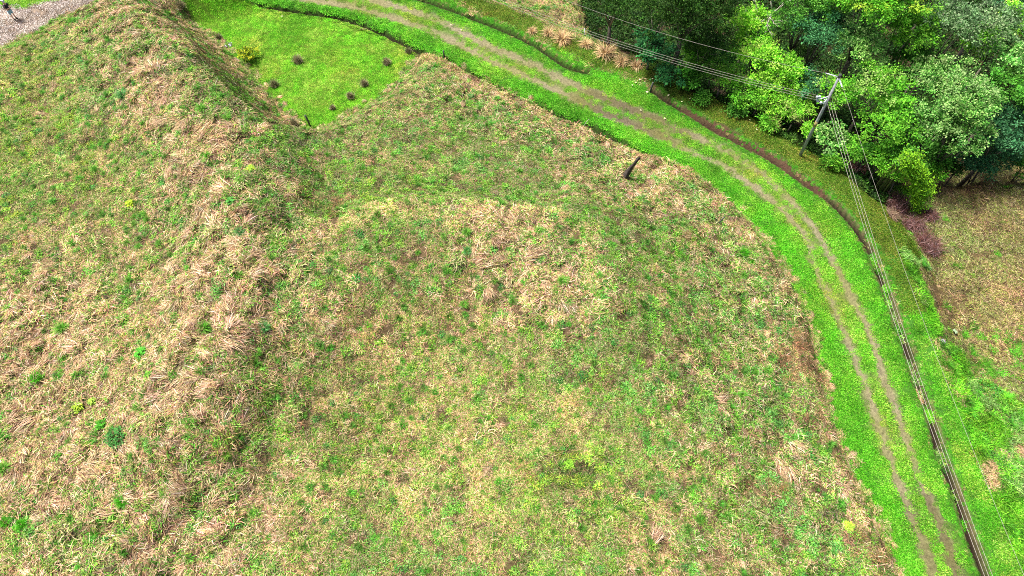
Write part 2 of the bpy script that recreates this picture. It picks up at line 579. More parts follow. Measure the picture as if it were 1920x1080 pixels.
# ------------------------------------------------------------------ ground sheet
ox = lambda a, b, n: list(a + (b - a) * (np.linspace(0, 1, n) ** 2.2))
gx = np.array(sorted(set(ox(XA, -600, 14)[1:])) + list(xs) + ox(XB, 600, 14)[1:])
gy = np.array(sorted(set(ox(YA, -500, 14)[1:])) + list(ys) + ox(YB, 900, 14)[1:])
TX, TY = np.meshgrid(gx, gy)
TZ = samp(H0, TX, TY)
far = sst(0, 60, np.maximum.reduce([XA - TX, TX - XB, YA - TY, TY - YB, np.zeros(TX.shape)]))
TZ = TZ * (1 - far) + far * (2 * np.sin(TX / 70) + 2 * np.cos(TY / 55))
TC = np.stack([samp(CLR[..., k], TX, TY) for k in range(3)], -1)
nx, ny = len(gx), len(gy)
idx = np.arange(nx * ny).reshape(ny, nx)
F = np.stack([idx[:-1, :-1], idx[:-1, 1:], idx[1:, 1:], idx[1:, :-1]], -1).reshape(-1, 4)
me = mesh_np('ground', np.stack([TX, TY, TZ], -1).reshape(-1, 3), F, mat_terrain(), TC.reshape(-1, 3), True)
ground = link('ground', me)
tag(ground, 'hummocky hillside ground with green dirt track and ditches', 'ground', kind='structure')


# ------------------------------------------------------------------ blade clumps (meshes shared by the scattered grass)
def blades(n, rad, ln, wd, lift, cols, aim=None, spread=math.pi, curve=.5, seed=0, root=None, weights=None, z0=0.0):
    """n blades rooted in a disc; ln, wd, lift = (min, max); aim = heading or None"""
    r = np.random.default_rng(seed)
    a = r.uniform(0, 2 * math.pi, n)
    q = rad * np.sqrt(r.random(n))
    bx, by = q * np.cos(a), q * np.sin(a)
    bz = np.full(n, z0)
    if aim is None:
        h = r.uniform(-math.pi, math.pi, n)
        if root == 'radial':
            h = a + r.normal(0, .5, n)
            bx *= .25
            by *= .25
    else:
        h = aim + r.normal(0, spread, n)
    L = r.uniform(*ln, n)
    W = r.uniform(*wd, n)
    el = r.uniform(*lift, n)
    nseg = 3
    V = np.zeros((n, nseg * 2 + 1, 3))
    side = np.stack([-np.sin(h), np.cos(h), r.normal(0, .35, n)], -1)
    side /= np.linalg.norm(side, axis=1)[:, None]
    p = np.stack([bx, by, bz], -1)
    e = el.copy()
    hc = h.copy()
    dh = r.normal(0, .25, n)
    for k in range(nseg + 1):
        f = [1, .95, .7, 0][k]
        if k < nseg:
            V[:, 2 * k] = p - side * (W * f / 2)[:, None]
            V[:, 2 * k + 1] = p + side * (W * f / 2)[:, None]
        else:
            V[:, 2 * k] = p
        d = np.stack([np.cos(hc) * np.cos(e), np.sin(hc) * np.cos(e), np.sin(e)], -1)
        p = p + d * (L / nseg)[:, None]
        e = e - curve * r.uniform(.5, 1.3, n) * np.where(el > .15, 1, .4)
        hc = hc + dh
    V[:, :, 2] = np.maximum(V[:, :, 2], -0.03 + r.random(n)[:, None] * .05)
    b = np.arange(n)[:, None] * 7
    q1 = np.concatenate([b + 0, b + 1, b + 3, b + 2], 1)
    q2 = np.concatenate([b + 2, b + 3, b + 5, b + 4], 1)
    q3 = np.concatenate([b + 4, b + 5, b + 6, b + 6], 1)
    cols = np.array(cols)
    ci = r.choice(len(cols), n, p=weights)
    c = cols[ci] * r.uniform(.7, 1.3, (n, 1)) * r.normal(1, .06, (n, 3))
    C = np.repeat(c[:, None, :], 7, 1)
    return V.reshape(-1, 3), np.vstack([q1, q2]), C.reshape(-1, 3), q3[:, :3]


def leaves_disc(n, rad, size, cols, h, seed=0):
    """low broad-leaved weed: small pointed leaves on a shallow dome"""
    r = np.random.default_rng(seed)
    a = r.uniform(0, 2 * math.pi, n)
    q = rad * np.sqrt(r.random(n))
    c0 = np.stack([q * np.cos(a), q * np.sin(a), h * (1 - (q / rad) ** 2) * r.uniform(.3, 1, n)], -1)
    hd = r.uniform(-math.pi, math.pi, n)
    tl = r.uniform(-.5, .6, n)
    d = np.stack([np.cos(hd) * np.cos(tl), np.sin(hd) * np.cos(tl), np.sin(tl)], -1)
    s = np.stack([-np.sin(hd), np.cos(hd), r.normal(0, .3, n)], -1)
    S = r.uniform(*size, n)[:, None]
    V = np.stack([c0, c0 + d * S * .45 + s * S * .3, c0 + d * S, c0 + d * S * .45 - s * S * .3], 1)
    F = np.arange(n * 4).reshape(n, 4)
    cols = np.array(cols)
    c = cols[r.integers(0, len(cols), n)] * r.uniform(.7, 1.3, (n, 1))
    return V.reshape(-1, 3), F, np.repeat(c[:, None], 4, 1).reshape(-1, 3), None


def blade_mesh(name, groups, mat):
    """groups of (V, quads, col, tris) -> one mesh"""
    Vs, Q, T, C, n = [], [], [], [], 0
    for V, q, c, t in groups:
        Vs.append(V)
        C.append(c)
        Q.append(q + n)
        if t is not None:
            T.append(t + n)
        n += len(V)
    V = np.vstack(Vs).astype(np.float32)
    C = np.vstack(C)
    Q = np.vstack(Q)
    T = np.vstack(T) if T else np.zeros((0, 3), int)
    me = D.meshes.new(name)
    me.vertices.add(len(V))
    me.vertices.foreach_set('co', V.ravel())
    li = np.concatenate([Q.ravel(), T.ravel()]).astype(np.int32)
    me.loops.add(len(li))
    me.loops.foreach_set('vertex_index', li)
    me.polygons.add(len(Q) + len(T))
    ls = np.concatenate([np.arange(len(Q)) * 4, len(Q) * 4 + np.arange(len(T)) * 3]).astype(np.int32)
    me.polygons.foreach_set('loop_start', ls)
    at = me.attributes.new('col', 'FLOAT_COLOR', 'POINT')
    c4 = np.ones((len(V), 4), np.float32)
    c4[:, :3] = np.clip(C, 0, .9)
    at.data.foreach_set('color', c4.ravel())
    me.update(calc_edges=True)
    me.materials.append(mat)
    return me


STRAW = [(.55, .39, .21), (.64, .47, .28), (.42, .28, .15), (.68, .53, .36), (.20, .125, .07)]
PINK = [(.64, .42, .26), (.76, .53, .37), (.46, .27, .16), (.86, .68, .52), (.20, .11, .07)]
OLIVE = [(.16, .27, .03), (.25, .36, .06), (.05, .09, .015), (.30, .30, .11), (.46, .37, .20)]
GREEN = [(.09, .30, .025), (.14, .40, .035), (.03, .10, .012), (.24, .46, .10), (.24, .34, .06)]
BRIGHT = [(.09, .38, .025), (.14, .46, .04), (.06, .27, .02)]
TURF = [(.048, .32, .008), (.075, .42, .012), (.022, .16, .005), (.15, .48, .04)]
BROWN = [(.15, .085, .05), (.07, .04, .025), (.26, .16, .10)]

KINDS = {}


def collect(name, meshes):
    c = D.collections.new(name)
    for i, me in enumerate(meshes):
        o = D.objects.new('%s_%02d' % (name, i), me)
        c.objects.link(o)
    KINDS[name] = (c, len(meshes))


collect('filler', [blade_mesh('filler', [
    blades(62, .42, (.12, .36), (.022, .046), (-.1, .6), OLIVE + GREEN[:3], seed=100 + i, curve=.35),
    blades(34, .42, (.2, .5), (.018, .034), (0, .4), STRAW, seed=200 + i, curve=.2),
    blades(22, .42, (.15, .4), (.020, .045), (-.1, .25), BROWN, seed=250 + i, curve=.2)], M_GRASS) for i in range(5)])
collect('short', [blade_mesh('short', [
    blades(88, .42, (.10, .26), (.014, .028), (-.05, .8), OLIVE[:4] + GREEN[:2] + GREEN[4:], seed=150 + i, curve=.15),
    blades(62, .42, (.16, .40), (.010, .021), (-.05, .45), STRAW + PINK[:3], seed=160 + i, curve=.12),
    blades(34, .42, (.10, .30), (.016, .032), (-.1, .25), BROWN, seed=170 + i, curve=.15)], M_GRASS) for i in range(6)])
collect('greenpatch', [blade_mesh('greenpatch', [
    blades(62, .32, (.14, .38), (.024, .050), (.2, 1.1), GREEN + OLIVE[:2] + [(.03, .07, .01)], seed=300 + i, curve=.45),
    leaves_disc(34, .34, (.07, .14), GREEN, .18, seed=350 + i)], M_GRASS) for i in range(5)])
collect('straw', [blade_mesh('straw', [
    blades(56, .30, (.38, .85), (.015, .032), (-.02, .36), PINK + STRAW, aim=0, spread=.38, seed=400 + i, curve=.22),
    blades(16, .40, (.3, .8), (.018, .034), (0, .3), BROWN + OLIVE[:2], aim=0, spread=.9, seed=450 + i, curve=.22)], M_GRASS) for i in range(6)])
collect('strawtangle', [blade_mesh('strawtangle', [
    blades(58, .45, (.22, .6), (.017, .036), (-.05, .45), STRAW + PINK[:2] + OLIVE[2:] + BROWN[:1], seed=500 + i, curve=.25)], M_GRASS) for i in range(5)])
collect('tuft', [blade_mesh('tuft', [
    blades(85, .26, (.28, .60), (.016, .032), (.55, 1.45), BRIGHT + GREEN[:2], root='radial', seed=600 + i, curve=.45)], M_GRASS) for i in range(4)])
collect('dark', [blade_mesh('dark', [
    blades(70, .4, (.12, .4), (.012, .026), (0, .6), BROWN + [(.05, .07, .025), (.08, .08, .04)], seed=700 + i, curve=.3)], M_GRASS) for i in range(3)])
collect('turf', [blade_mesh('turf', [
    blades(120, .36, (.05, .13), (.018, .040), (.15, 1.2), TURF, seed=800 + i, curve=.35)], M_GRASS) for i in range(5)])
collect('lush', [blade_mesh('lush', [
    blades(110, .38, (.20, .55), (.016, .036), (.3, 1.2), BRIGHT + TURF, root=None, seed=900 + i, curve=.5)], M_GRASS) for i in range(5)])
collect('fieldmat', [blade_mesh('fieldmat', [
    blades(80, .42, (.14, .45), (.020, .042), (-.05, .5), [(.27, .24, .09), (.42, .34, .18), (.22, .27, .055), (.13, .18, .035), (.16, .105, .06), (.06, .045, .025)], seed=950 + i, curve=.3)], M_GRASS)
    for i in range(5)])
collect('weed', [blade_mesh('weed', [
    leaves_disc(120, .42, (.07, .15), [(.06, .20, .03), (.09, .27, .04), (.04, .14, .03)], .28, seed=980 + i)], M_GRASS) for i in range(3)])


def scatter(name, label, cat, recs):
    """recs: list of (collection kind, x, y, yaw, scale, tint(n,3), sink). One GN object per name."""
    allk = [r for r in recs if len(r[1])]
    coll = D.collections.new(name + '_sources')
    off = {}
    k = 0
    for r in allk:
        if r[0] in off:
            continue
        c, n = KINDS[r[0]]
        off[r[0]] = (k, n)
        for j, o in enumerate(sorted(c.objects, key=lambda o: o.name)):
            q = o.copy()
            q.name = '%s_%03d' % (name, k)
            coll.objects.link(q)
            k += 1
    order = sorted(range(k), key=lambda i: '%s_%03d' % (name, i))
    X, Y, YAW, S, T, I, Z = [], [], [], [], [], [], []
    for kind, x, y, yaw, s, t, sink in allk:
        o, n = off[kind]
        X.append(x); Y.append(y); YAW.append(yaw); S.append(s); T.append(t)
        I.append(o + RNG.integers(0, n, len(x)))
        Z.append(samp(H0, x, y) + sink)
    X, Y, YAW, S, T, I, Z = map(np.concatenate, (X, Y, YAW, S, T, I, Z))
    e = .25
    nx_ = -(samp(H0, X + e, Y) - samp(H0, X - e, Y)) / (2 * e)
    ny_ = -(samp(H0, X, Y + e) - samp(H0, X, Y - e)) / (2 * e)
    n = np.stack([nx_, ny_, np.ones(len(X))], -1)
    n /= np.linalg.norm(n, axis=1)[:, None]
    ax = np.stack([np.cos(YAW), np.sin(YAW), np.zeros(len(X))], -1)
    ax -= n * (ax * n).sum(1)[:, None]
    ax /= np.linalg.norm(ax, axis=1)[:, None]
    ay = np.cross(n, ax)
    R = np.stack([ax, ay, n], -1)
    rot = np.stack([np.arctan2(R[:, 2, 1], R[:, 2, 2]), -np.arcsin(np.clip(R[:, 2, 0], -1, 1)), np.arctan2(R[:, 1, 0], R[:, 0, 0])], -1)
    me = D.meshes.new(name)
    me.vertices.add(len(X))
    me.vertices.foreach_set('co', np.stack([X, Y, Z], -1).astype(np.float32).ravel())
    me.attributes.new('rot', 'FLOAT_VECTOR', 'POINT').data.foreach_set('vector', rot.astype(np.float32).ravel())
    me.attributes.new('tint', 'FLOAT_VECTOR', 'POINT').data.foreach_set('vector', T.astype(np.float32).ravel())
    me.attributes.new('scl', 'FLOAT', 'POINT').data.foreach_set('value', S.astype(np.float32))
    me.attributes.new('idx', 'INT', 'POINT').data.foreach_set('value', I.astype(np.int32))
    ob = link(name, me)
    tag(ob, label, cat, kind='stuff')
    ng = D.node_groups.new(name + '_nodes', 'GeometryNodeTree')
    ng.interface.new_socket('Geometry', in_out='INPUT', socket_type='NodeSocketGeometry')
    ng.interface.new_socket('Geometry', in_out='OUTPUT', socket_type='NodeSocketGeometry')
    gi = ng.nodes.new('NodeGroupInput')
    go = ng.nodes.new('NodeGroupOutput')
    ip = ng.nodes.new('GeometryNodeInstanceOnPoints')
    ci = ng.nodes.new('GeometryNodeCollectionInfo')
    ci.inputs['Collection'].default_value = coll
    ci.inputs['Separate Children'].default_value = True
    ci.inputs['Reset Children'].default_value = True
    ip.inputs['Pick Instance'].default_value = True

    def na(nm, ty):
        a = ng.nodes.new('GeometryNodeInputNamedAttribute')
        a.data_type = ty
        a.inputs['Name'].default_value = nm
        return a.outputs['Attribute']
    ng.links.new(gi.outputs[0], ip.inputs['Points'])
    ng.links.new(ci.outputs[0], ip.inputs['Instance'])
    ng.links.new(na('idx', 'INT'), ip.inputs['Instance Index'])
    ng.links.new(na('rot', 'FLOAT_VECTOR'), ip.inputs['Rotation'])
    ng.links.new(na('scl', 'FLOAT'), ip.inputs['Scale'])
    ng.links.new(ip.outputs[0], go.inputs[0])
    md = ob.modifiers.new('scatter', 'NODES')
    md.node_group = ng
    print(name, len(X))
    return ob


def seen(x, y, z=0, m=140):
    """inside the photographed area with a margin, so that the ground just outside is covered too"""
    dy = y
    dz = z - CAM_H
    dep = -(dz * CT) + dy * ST
    px = 960 + FPX * x / dep
    py = 540 - FPX * (dy * CT + dz * ST) / dep
    return (px > -m) & (px < 1920 + m) & (py > -m) & (py < 1080 + m)


def cand(density):
    n = int(density * (XB - XA) * (YB - YA))
    x = RNG.uniform(XA + .5, XB - .5, n)
    y = RNG.uniform(YA + .5, YB - .5, n)
    k = seen(x, y, samp(H0, x, y))
    return x[k], y[k]


def rand_tint(n, base=(1, 1, 1), v=.15, c=.06):
    return np.array(base)[None] * RNG.normal(1, v, (n, 1)).clip(.5, 1.6) * RNG.normal(1, c, (n, 3)).clip(.7, 1.3)


U = lambda n: RNG.uniform(-math.pi, math.pi, n)
# direction in which the long dry stems lie
FLOW = (fbm(GX, GY, 4.5, 2, 71) - .5) * 14 + (fbm(GX, GY, 1.6, 2, 72) - .5) * 4

recs = []
DN = 1.0
# --- hill: filler everywhere
x, y = cand(7.0 * DN)
z = sampn(zone, x, y)
d = samp(dry, x, y)
dt = samp(ditch, x, y)
k = ((z == ZH) | (z == ZB)) & (dt < .35)
x1, y1, d1 = x[k], y[k], d[k]
isc = RNG.random(len(x1)) < np.clip(samp(coarse, x1, y1) * 1.5 - .1, 0, 1)
n = len(x1)
g = fbm(x1, y1, 5, 2, 81)[:, None]
yel = np.clip(blob(60, 330, 180) + blob(40, 150, 120) + .6 * blob(700, 380, 90) + .8 * blob(1080, 900, 130) + .5 * blob(760, 780, 200), 0, 1)
ye = samp(yel, x1, y1)[:, None]
t = rand_tint(n, (1.0, 1.0, 1.0), .28)
t = t * (1 + ye * np.array([.02, .10, -.15]))
t = t * (1 + np.clip(d1 - .45, -.4, .5)[:, None] * np.array([.8, .45, .6]))
dk = np.clip(blob(1070, 890, 40) + blob(460, 200, 40) * .5, 0, 1)
t = t * (1 - .6 * samp(dk, x1, y1)[:, None]) * (1 + .35 * samp(np.exp(-((d_lip - .1) / .7) ** 2) * (GY > P(900, 600, 2.6)[1]), x1, y1)[:, None])  # second factor brightens the lip crest as a painted highlight
for kd, m in (('filler', isc), ('short', ~isc)):
    recs.append((kd, x1[m], y1[m], U(m.sum()), RNG.uniform(.7, 1.25, m.sum()), t[m], 0.0 * x1[m]))
# --- green patches
x, y = cand(7.5 * DN)
z = sampn(zone, x, y)
d = samp(dry, x, y)
k = ((z == ZH) | (z == ZB)) & (RNG.random(len(x)) < np.clip(1.0 - d * 1.35, .04, .85) * (.5 + .75 * samp(coarse, x, y))) & (samp(ditch, x, y) < .3)
x1, y1 = x[k], y[k]
n = len(x1)
cool = (vnoise(x1, y1, 1.7, 91) > .62)[:, None]
t = rand_tint(n, (1.0, 1.0, 1.0), .22, .08)
t = np.where(cool, t * np.array([.82, .98, 1.35]), t) * np.array([1.05, 1.18, 1.05])
t = t * (1 + samp(yel, x1, y1)[:, None] * np.array([.5, .05, -.1]))
recs.append(('greenpatch', x1, y1, U(n), RNG.uniform(.4, .95, n), t, 0.0 * x1))
# --- straw swaths
x, y = cand(7.5 * DN)
z = sampn(zone, x, y)
d = samp(dry, x, y)
k = ((z == ZH) | (z == ZB)) & (RNG.random(len(x)) < np.clip((d - .40) * 1.9, .02, .75) * np.clip(samp(coarse, x, y) * 1.25 - .08, .02, 1)) & (samp(ditch, x, y) < .5)
x1, y1 = x[k], y[k]
n = len(x1)
t = rand_tint(n, (1.0, 1.0, 1.0), .2, .04)
lng = .55 + .5 * samp(coarse, x1, y1)
recs.append(('straw', x1, y1, samp(FLOW, x1, y1) + RNG.normal(0, .35, n), RNG.uniform(.55, 1.15, n) * lng, t, 0.03 + 0.0 * x1))
# --- straw tangle
x, y = cand(6.0 * DN)
z = sampn(zone, x, y)
d = samp(dry, x, y)
k = ((z == ZH) | (z == ZB)) & (RNG.random(len(x)) < np.clip(.25 + (d - .35) * 1.0, .08, .8)) & (samp(ditch, x, y) < .4)
x1, y1 = x[k], y[k]
n = len(x1)
recs.append(('strawtangle', x1, y1, U(n), RNG.uniform(.45, .8, n) * (.6 + .5 * samp(coarse, x1, y1)), rand_tint(n, (1.0, .98, .95), .2, .05), 0.02 + 0.0 * x1))
# --- dark dead patches
x, y = cand(3.0 * DN)
z = sampn(zone, x, y)
k = ((z == ZH) | (z == ZB)) & (vnoise(x, y, .8, 95) > .60)
x1, y1 = x[k], y[k]
n = len(x1)
recs.append(('dark', x1, y1, U(n), RNG.uniform(.5, 1.0, n), rand_tint(n, (1, 1, 1), .2), 0.02 + 0.0 * x1))
x, y = cand(7.0)
bb = np.clip(blob(1500, 655, 34, .8) + blob(1480, 700, 30, 1) + .7 * blob(1515, 780, 25, .8) + .6 * blob(620, 410, 30) + .7 * blob(1665, 1060, 40, .8) + .5 * blob(1430, 900, 25), 0, 1)
k = (sampn(zone, x, y) == ZH) & (RNG.random(len(x)) < samp(bb, x, y))
x1, y1 = x[k], y[k]
n = len(x1)
recs.append(('dark', x1, y1, U(n), RNG.uniform(.6, 1.1, n), rand_tint(n, (2.0, 1.8, 1.6), .3), 0.10 + 0.0 * x1))
# --- small nameless tufts
x, y = cand(1.3 * DN)
z = sampn(zone, x, y)
k = ((z == ZH) | (z == ZB)) & (RNG.random(len(x)) < .5)
x1, y1 = x[k], y[k]
n = len(x1)
recs.append(('tuft', x1, y1, U(n), RNG.uniform(.35, .8, n), rand_tint(n, (.9, .8, 1.1), .2, .1), 0.0 * x1))
x, y = cand(.5 * DN)
z = sampn(zone, x, y)
k = ((z == ZH) | (z == ZB)) & (RNG.random(len(x)) < .6) & (samp(dry, x, y) < .6)
x1, y1 = x[k], y[k]
n = len(x1)
recs.append(('weed', x1, y1, U(n), RNG.uniform(.3, .8, n), rand_tint(n, (1, 1.1, 1.3), .2, .1), 0.0 * x1))
scatter('rough_grass', 'tangled dry straw and green grass covering the hillside', 'rough grass', recs)

# --- mown turf on the track, the pocket and the verge
recs = []
x, y = cand(15.0 * DN)
z = sampn(zone, x, y)
b = samp(np.maximum(bare, 0), x, y)
dtd = samp(np.minimum(d_dt, d_dr), x, y)
k = ((z == ZR) | (z == ZP) | (z == ZS)) & (samp(ditch, x, y) < .25) & (dtd > .30 + .22 * vnoise(x, y, .7, 119)) & ((b < .26) | (RNG.random(len(x)) < .42 * (b < .75))) & (samp(soil, x, y) < .35)
x1, y1, z1, b1, dtd = x[k], y[k], z[k], b[k], dtd[k]
n = len(x1)
t = rand_tint(n, (1, 1, 1), .13, .05)
m1 = fbm(x1, y1, 3.0, 3, 111)[:, None]
m2 = samp(mid, x1, y1)[:, None]
t *= (0.74 + .75 * m1) * (np.array([1.2, 1, 1]) + np.clip(vnoise(x1, y1, 1.8, 117)[:, None] - .45, 0, 1) * np.array([1.0, 0, .5])) * np.where(RNG.random((n, 1)) < .22, .6, 1) * (1 + (fbm(x1, y1, 1.1, 2, 114)[:, None] > .56) * np.array([.22, .02, .3]))
t *= 1 + np.clip((m2 + .5 * b1[:, None]) * 1.3, 0, 1) * np.array([.85, .02, .9])
pk = (z1 == ZP)[:, None]
pn = fbm(x1, y1, 1.6, 3, 112)[:, None]
t = np.where(pk, t * (np.array([1.65, 1.22, 1.3]) + (pn > .56) * np.array([.5, -.02, .8])), t)
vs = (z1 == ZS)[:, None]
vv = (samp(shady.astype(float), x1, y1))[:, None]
t = np.where(vs & (vv > .5), t * np.array([1.15, .55, 1.1]), t)  # shade on this stretch of verge is painted into the turf tint
t = np.where(vs & (vv <= .5), t * (1 + (fbm(x1, y1, 1.2, 2, 113)[:, None] > .57) * np.array([.7, .05, .9])), t)
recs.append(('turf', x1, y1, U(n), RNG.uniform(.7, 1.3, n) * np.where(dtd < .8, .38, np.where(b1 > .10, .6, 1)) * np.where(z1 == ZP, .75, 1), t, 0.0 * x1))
scatter('mown_turf', 'short bright green grass on the track verges and the flat pocket', 'turf', recs)

# --- ragged edge where the hill grass flops over the short turf
recs = []
x, y = cand(22)
dd = samp(np.minimum(d_hill, d_pocket), x, y)
k = (dd < .42) & (RNG.random(len(x)) < .9 * sst(.35, .65, fbm(x, y, 1.0, 2, 151))) & (samp(left.astype(float), x, y) > -.5) & (sampn(zone, x, y) != ZG)
k &= ~((samp(d_pocket, x, y) < .6) & (samp(d_hill, x, y) < .5)) & (y > 0) & (samp(ditch, x, y) < .5)
x1, y1 = x[k], y[k]
n = len(x1)
kd = RNG.random(n)
for nm, a, b, sc_ in (('filler', 0, .45, .6), ('straw', .45, .65, .5), ('greenpatch', .65, .85, .6), ('strawtangle', .85, 1, .6)):
    m = (kd >= a) & (kd < b)
    recs.append((nm, x1[m], y1[m], U(m.sum()), RNG.uniform(.5, 1.1, m.sum()) * sc_, rand_tint(m.sum(), (1, 1, .95), .2), 0.05 + 0 * x1[m]))
scatter('bank_grass', 'ragged dry and green grass hanging over the bank onto the track and pocket', 'grass', recs)

# --- grassy edges: longer blades beside the ditches and at the bank foot
recs = []
x, y = cand(16)
dd = samp(np.minimum(d_hill, np.minimum(d_dt, d_dr)), x, y)
k = (dd > .45) & (dd < .75) & (RNG.random(len(x)) < .3) & (sampn(zone, x, y) != ZG)
x1, y1 = x[k], y[k]
n = len(x1)
onroad = np.isin(sampn(zone, x1, y1), (ZR, ZP, ZS))
recs.append(('lush', x1[onroad], y1[onroad], U(onroad.sum()), RNG.uniform(.22, .45, onroad.sum()), rand_tint(onroad.sum(), (.9, .85, .9)), 0 * x1[onroad]))
x, y = cand(60)
dd = samp(np.minimum(d_dt, d_dr), x, y) + .22 * (vnoise(x, y, .5, 161) - .5)
kk = (dd > .20) & (dd < .62)
for kd, lo, hi, sc_, tn in (('turf', 0, .42, .42, (1, .95, 1)), ('dark', .42, .55, .30, (1.2, 1.1, 1)), ('filler', .55, .62, .28, (1, .95, .9)), ('lush', .62, .65, .22, (.9, .85, .9))):
    q = RNG.random(len(x))
    k = kk & (q > lo) & (q < hi) & ((dd > .30) | (kd != 'turf'))
    n = k.sum()
    recs.append((kd, x[k], y[k], U(n), RNG.uniform(.6, 1.2, n) * sc_, rand_tint(n, tn, .25), 0 * x[k]))
scatter('ditch_edge_grass', 'longer green grass hanging over the ditch edges', 'grass', recs)

# --- lush grass at the lower right
recs = []
x, y = cand(8.0)
z = sampn(zone, x, y)
kk = (z == ZL)
k = kk & (fbm(x, y, 1.6, 2, 121) > .40)
x1, y1 = x[k], y[k]
n = len(x1)
t = rand_tint(n, (1.5, 1.05, 1.0), .28, .1) * (.7 + .85 * fbm(x1, y1, 1.2, 2, 122)[:, None])
t = t * (1 + (vnoise(x1, y1, 2.0, 123) > .7)[:, None] * np.array([.5, .0, 3.0]))
recs.append(('lush', x1, y1, U(n), RNG.uniform(.6, 1.2, n), t, 0 * x1))
k = kk & (fbm(x, y, 1.6, 2, 121) <= .47)
x1, y1 = x[k], y[k]
n = len(x1)
recs.append(('filler', x1, y1, U(n), RNG.uniform(.6, 1.0, n), rand_tint(n, (1, 1, 1)), 0 * x1))
recs.append(('strawtangle', x1[::2], y1[::2], U(len(x1[::2])), RNG.uniform(.5, .9, len(x1[::2])), rand_tint(len(x1[::2]), (1, .95, .9)), .05 + 0 * x1[::2]))
recs.append(('strawtangle', x1[::3], y1[::3], U(len(x1[::3])), RNG.uniform(.6, 1.0, len(x1[::3])), rand_tint(len(x1[::3]), (.9, .9, .85)), 0 * x1[::3]))
for kd, dn, thr in (('weed', 1.6, .55), ('tuft', 1.4, .45), ('greenpatch', 3.5, .4)):
    x, y = cand(dn)
    k = (sampn(zone, x, y) == ZL) & (fbm(x, y, 1.3, 2, 125) > thr - .05)
    n = k.sum()
    recs.append((kd, x[k], y[k], U(n), RNG.uniform(.6, 1.2, n), rand_tint(n, (1, 1, 1), .25, .1), 0 * x[k]))
scatter('lush_grass', 'lush green ungrazed grass with bare straw patches right of the wires', 'grass', recs)

# --- brown field
recs = []
x, y = cand(8.0)
z = sampn(zone, x, y)
k = (z == ZF)
x1, y1 = x[k], y[k]
n = len(x1)
gg = fbm(x1, y1, 4, 3, 131)[:, None]
t = rand_tint(n, (1.2, 1.22, 1.2), .22, .05) * (1 + np.clip((gg - .5) * 3, -1, 1) * np.array([-.22, .08, -.12]))
pk = samp(blob(1800, 340, 130, -2) + .8 * blob(1760, 560, 60, -2), x1, y1)[:, None]
t = t * (1 - np.clip(pk, 0, 1) * np.array([.25, .42, .30]))
recs.append(('fieldmat', x1, y1, U(n), RNG.uniform(.7, 1.2, n), t, 0 * x1))
k2 = (z == ZF) & (vnoise(x, y, 2.0, 133) > .55) & (RNG.random(len(x)) < .4)
n = k2.sum()
recs.append(('strawtangle', x[k2], y[k2], U(n), RNG.uniform(.5, .8, n), rand_tint(n, (.75, .68, .62)), 0 * x[k2]))
k3 = (z == ZF) & (vnoise(x, y, 1.3, 134) > .55) & (RNG.random(len(x)) < .4) & (samp(blob(1800, 340, 150, -2), x, y) < .4)
n = k3.sum()
recs.append(('filler', x[k3], y[k3], U(n), RNG.uniform(.5, .8, n), rand_tint(n, (.8, .85, .8)), 0 * x[k3]))
fy0, fy1 = P(1850, 740, -2)[1], P(1850, 590, -2)[1]
for kd, dn in (('lush', 5), ('greenpatch', 3), ('filler', 2)):
    x, y = cand(dn)
    k = (sampn(zone, x, y) == ZF) & (RNG.random(len(x)) < .9 * (1 - sst(fy0, fy1, y)) + .10 * (vnoise(x, y, 1.2, 137) > .7)) & (fbm(x, y, 1.4, 2, 138) > .42)
    n = k.sum()
    recs.append((kd, x[k], y[k], U(n), RNG.uniform(.4, .9, n), rand_tint(n, (1.1, .95, 1), .25, .1), 0 * x[k]))
scatter('field_grass', 'flattened brown and olive grass of the field right of the embankment', 'grass', recs)


# --- forest undergrowth
def leafball(n, rad, size, cols, seed):
    r = np.random.default_rng(seed)
    c0 = r.normal(0, 1, (n, 3))
    c0 /= np.linalg.norm(c0, axis=1)[:, None]
    out = c0.copy()
    c0 *= (rad * r.random((n, 1)) ** .4)
    c0[:, 2] = np.abs(c0[:, 2]) * .7
    d = r.normal(0, 1, (n, 3)) + out * .8
    d /= np.linalg.norm(d, axis=1)[:, None]
    s = np.cross(d, r.normal(0, 1, (n, 3)) * .6 + np.array([0, 0, 1.0]))
    s /= np.linalg.norm(s, axis=1)[:, None] + 1e-6
    S = r.uniform(*size, n)[:, None]
    V = np.stack([c0, c0 + d * S * .5 + s * S * .28, c0 + d * S, c0 + d * S * .5 - s * S * .28], 1)
    cols = np.array(cols)
    c = cols[r.integers(0, len(cols), n)] * r.uniform(.6, 1.4, (n, 1))
    return V.reshape(-1, 3), np.arange(n * 4).reshape(n, 4), np.repeat(c[:, None], 4, 1).reshape(-1, 3), None


collect('under', [blade_mesh('under', [leafball(130, .7, (.12, .26), [(.03, .09, .02), (.05, .13, .025), (.02, .05, .015)], 1000 + i)], M_GRASS) for i in range(4)])
recs = []
x, y = cand(2.6)
z = sampn(zone, x, y)
k = (z == ZFO) & (samp(d_right, x, y) > 1.5)
x1, y1 = x[k], y[k]
n = len(x1)
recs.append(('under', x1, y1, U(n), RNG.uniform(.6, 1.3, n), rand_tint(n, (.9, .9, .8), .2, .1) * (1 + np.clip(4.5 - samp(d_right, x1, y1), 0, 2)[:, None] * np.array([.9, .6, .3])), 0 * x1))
x, y = cand(6)
z = sampn(zone, x, y)
k = (z == ZFO) & (samp(d_right, x, y) > .8)
x1, y1 = x[k], y[k]
n = len(x1)
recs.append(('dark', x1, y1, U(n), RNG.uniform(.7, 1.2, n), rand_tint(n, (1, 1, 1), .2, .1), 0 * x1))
scatter('undergrowth', 'dark low undergrowth on the floor beneath the trees', 'undergrowth', recs)


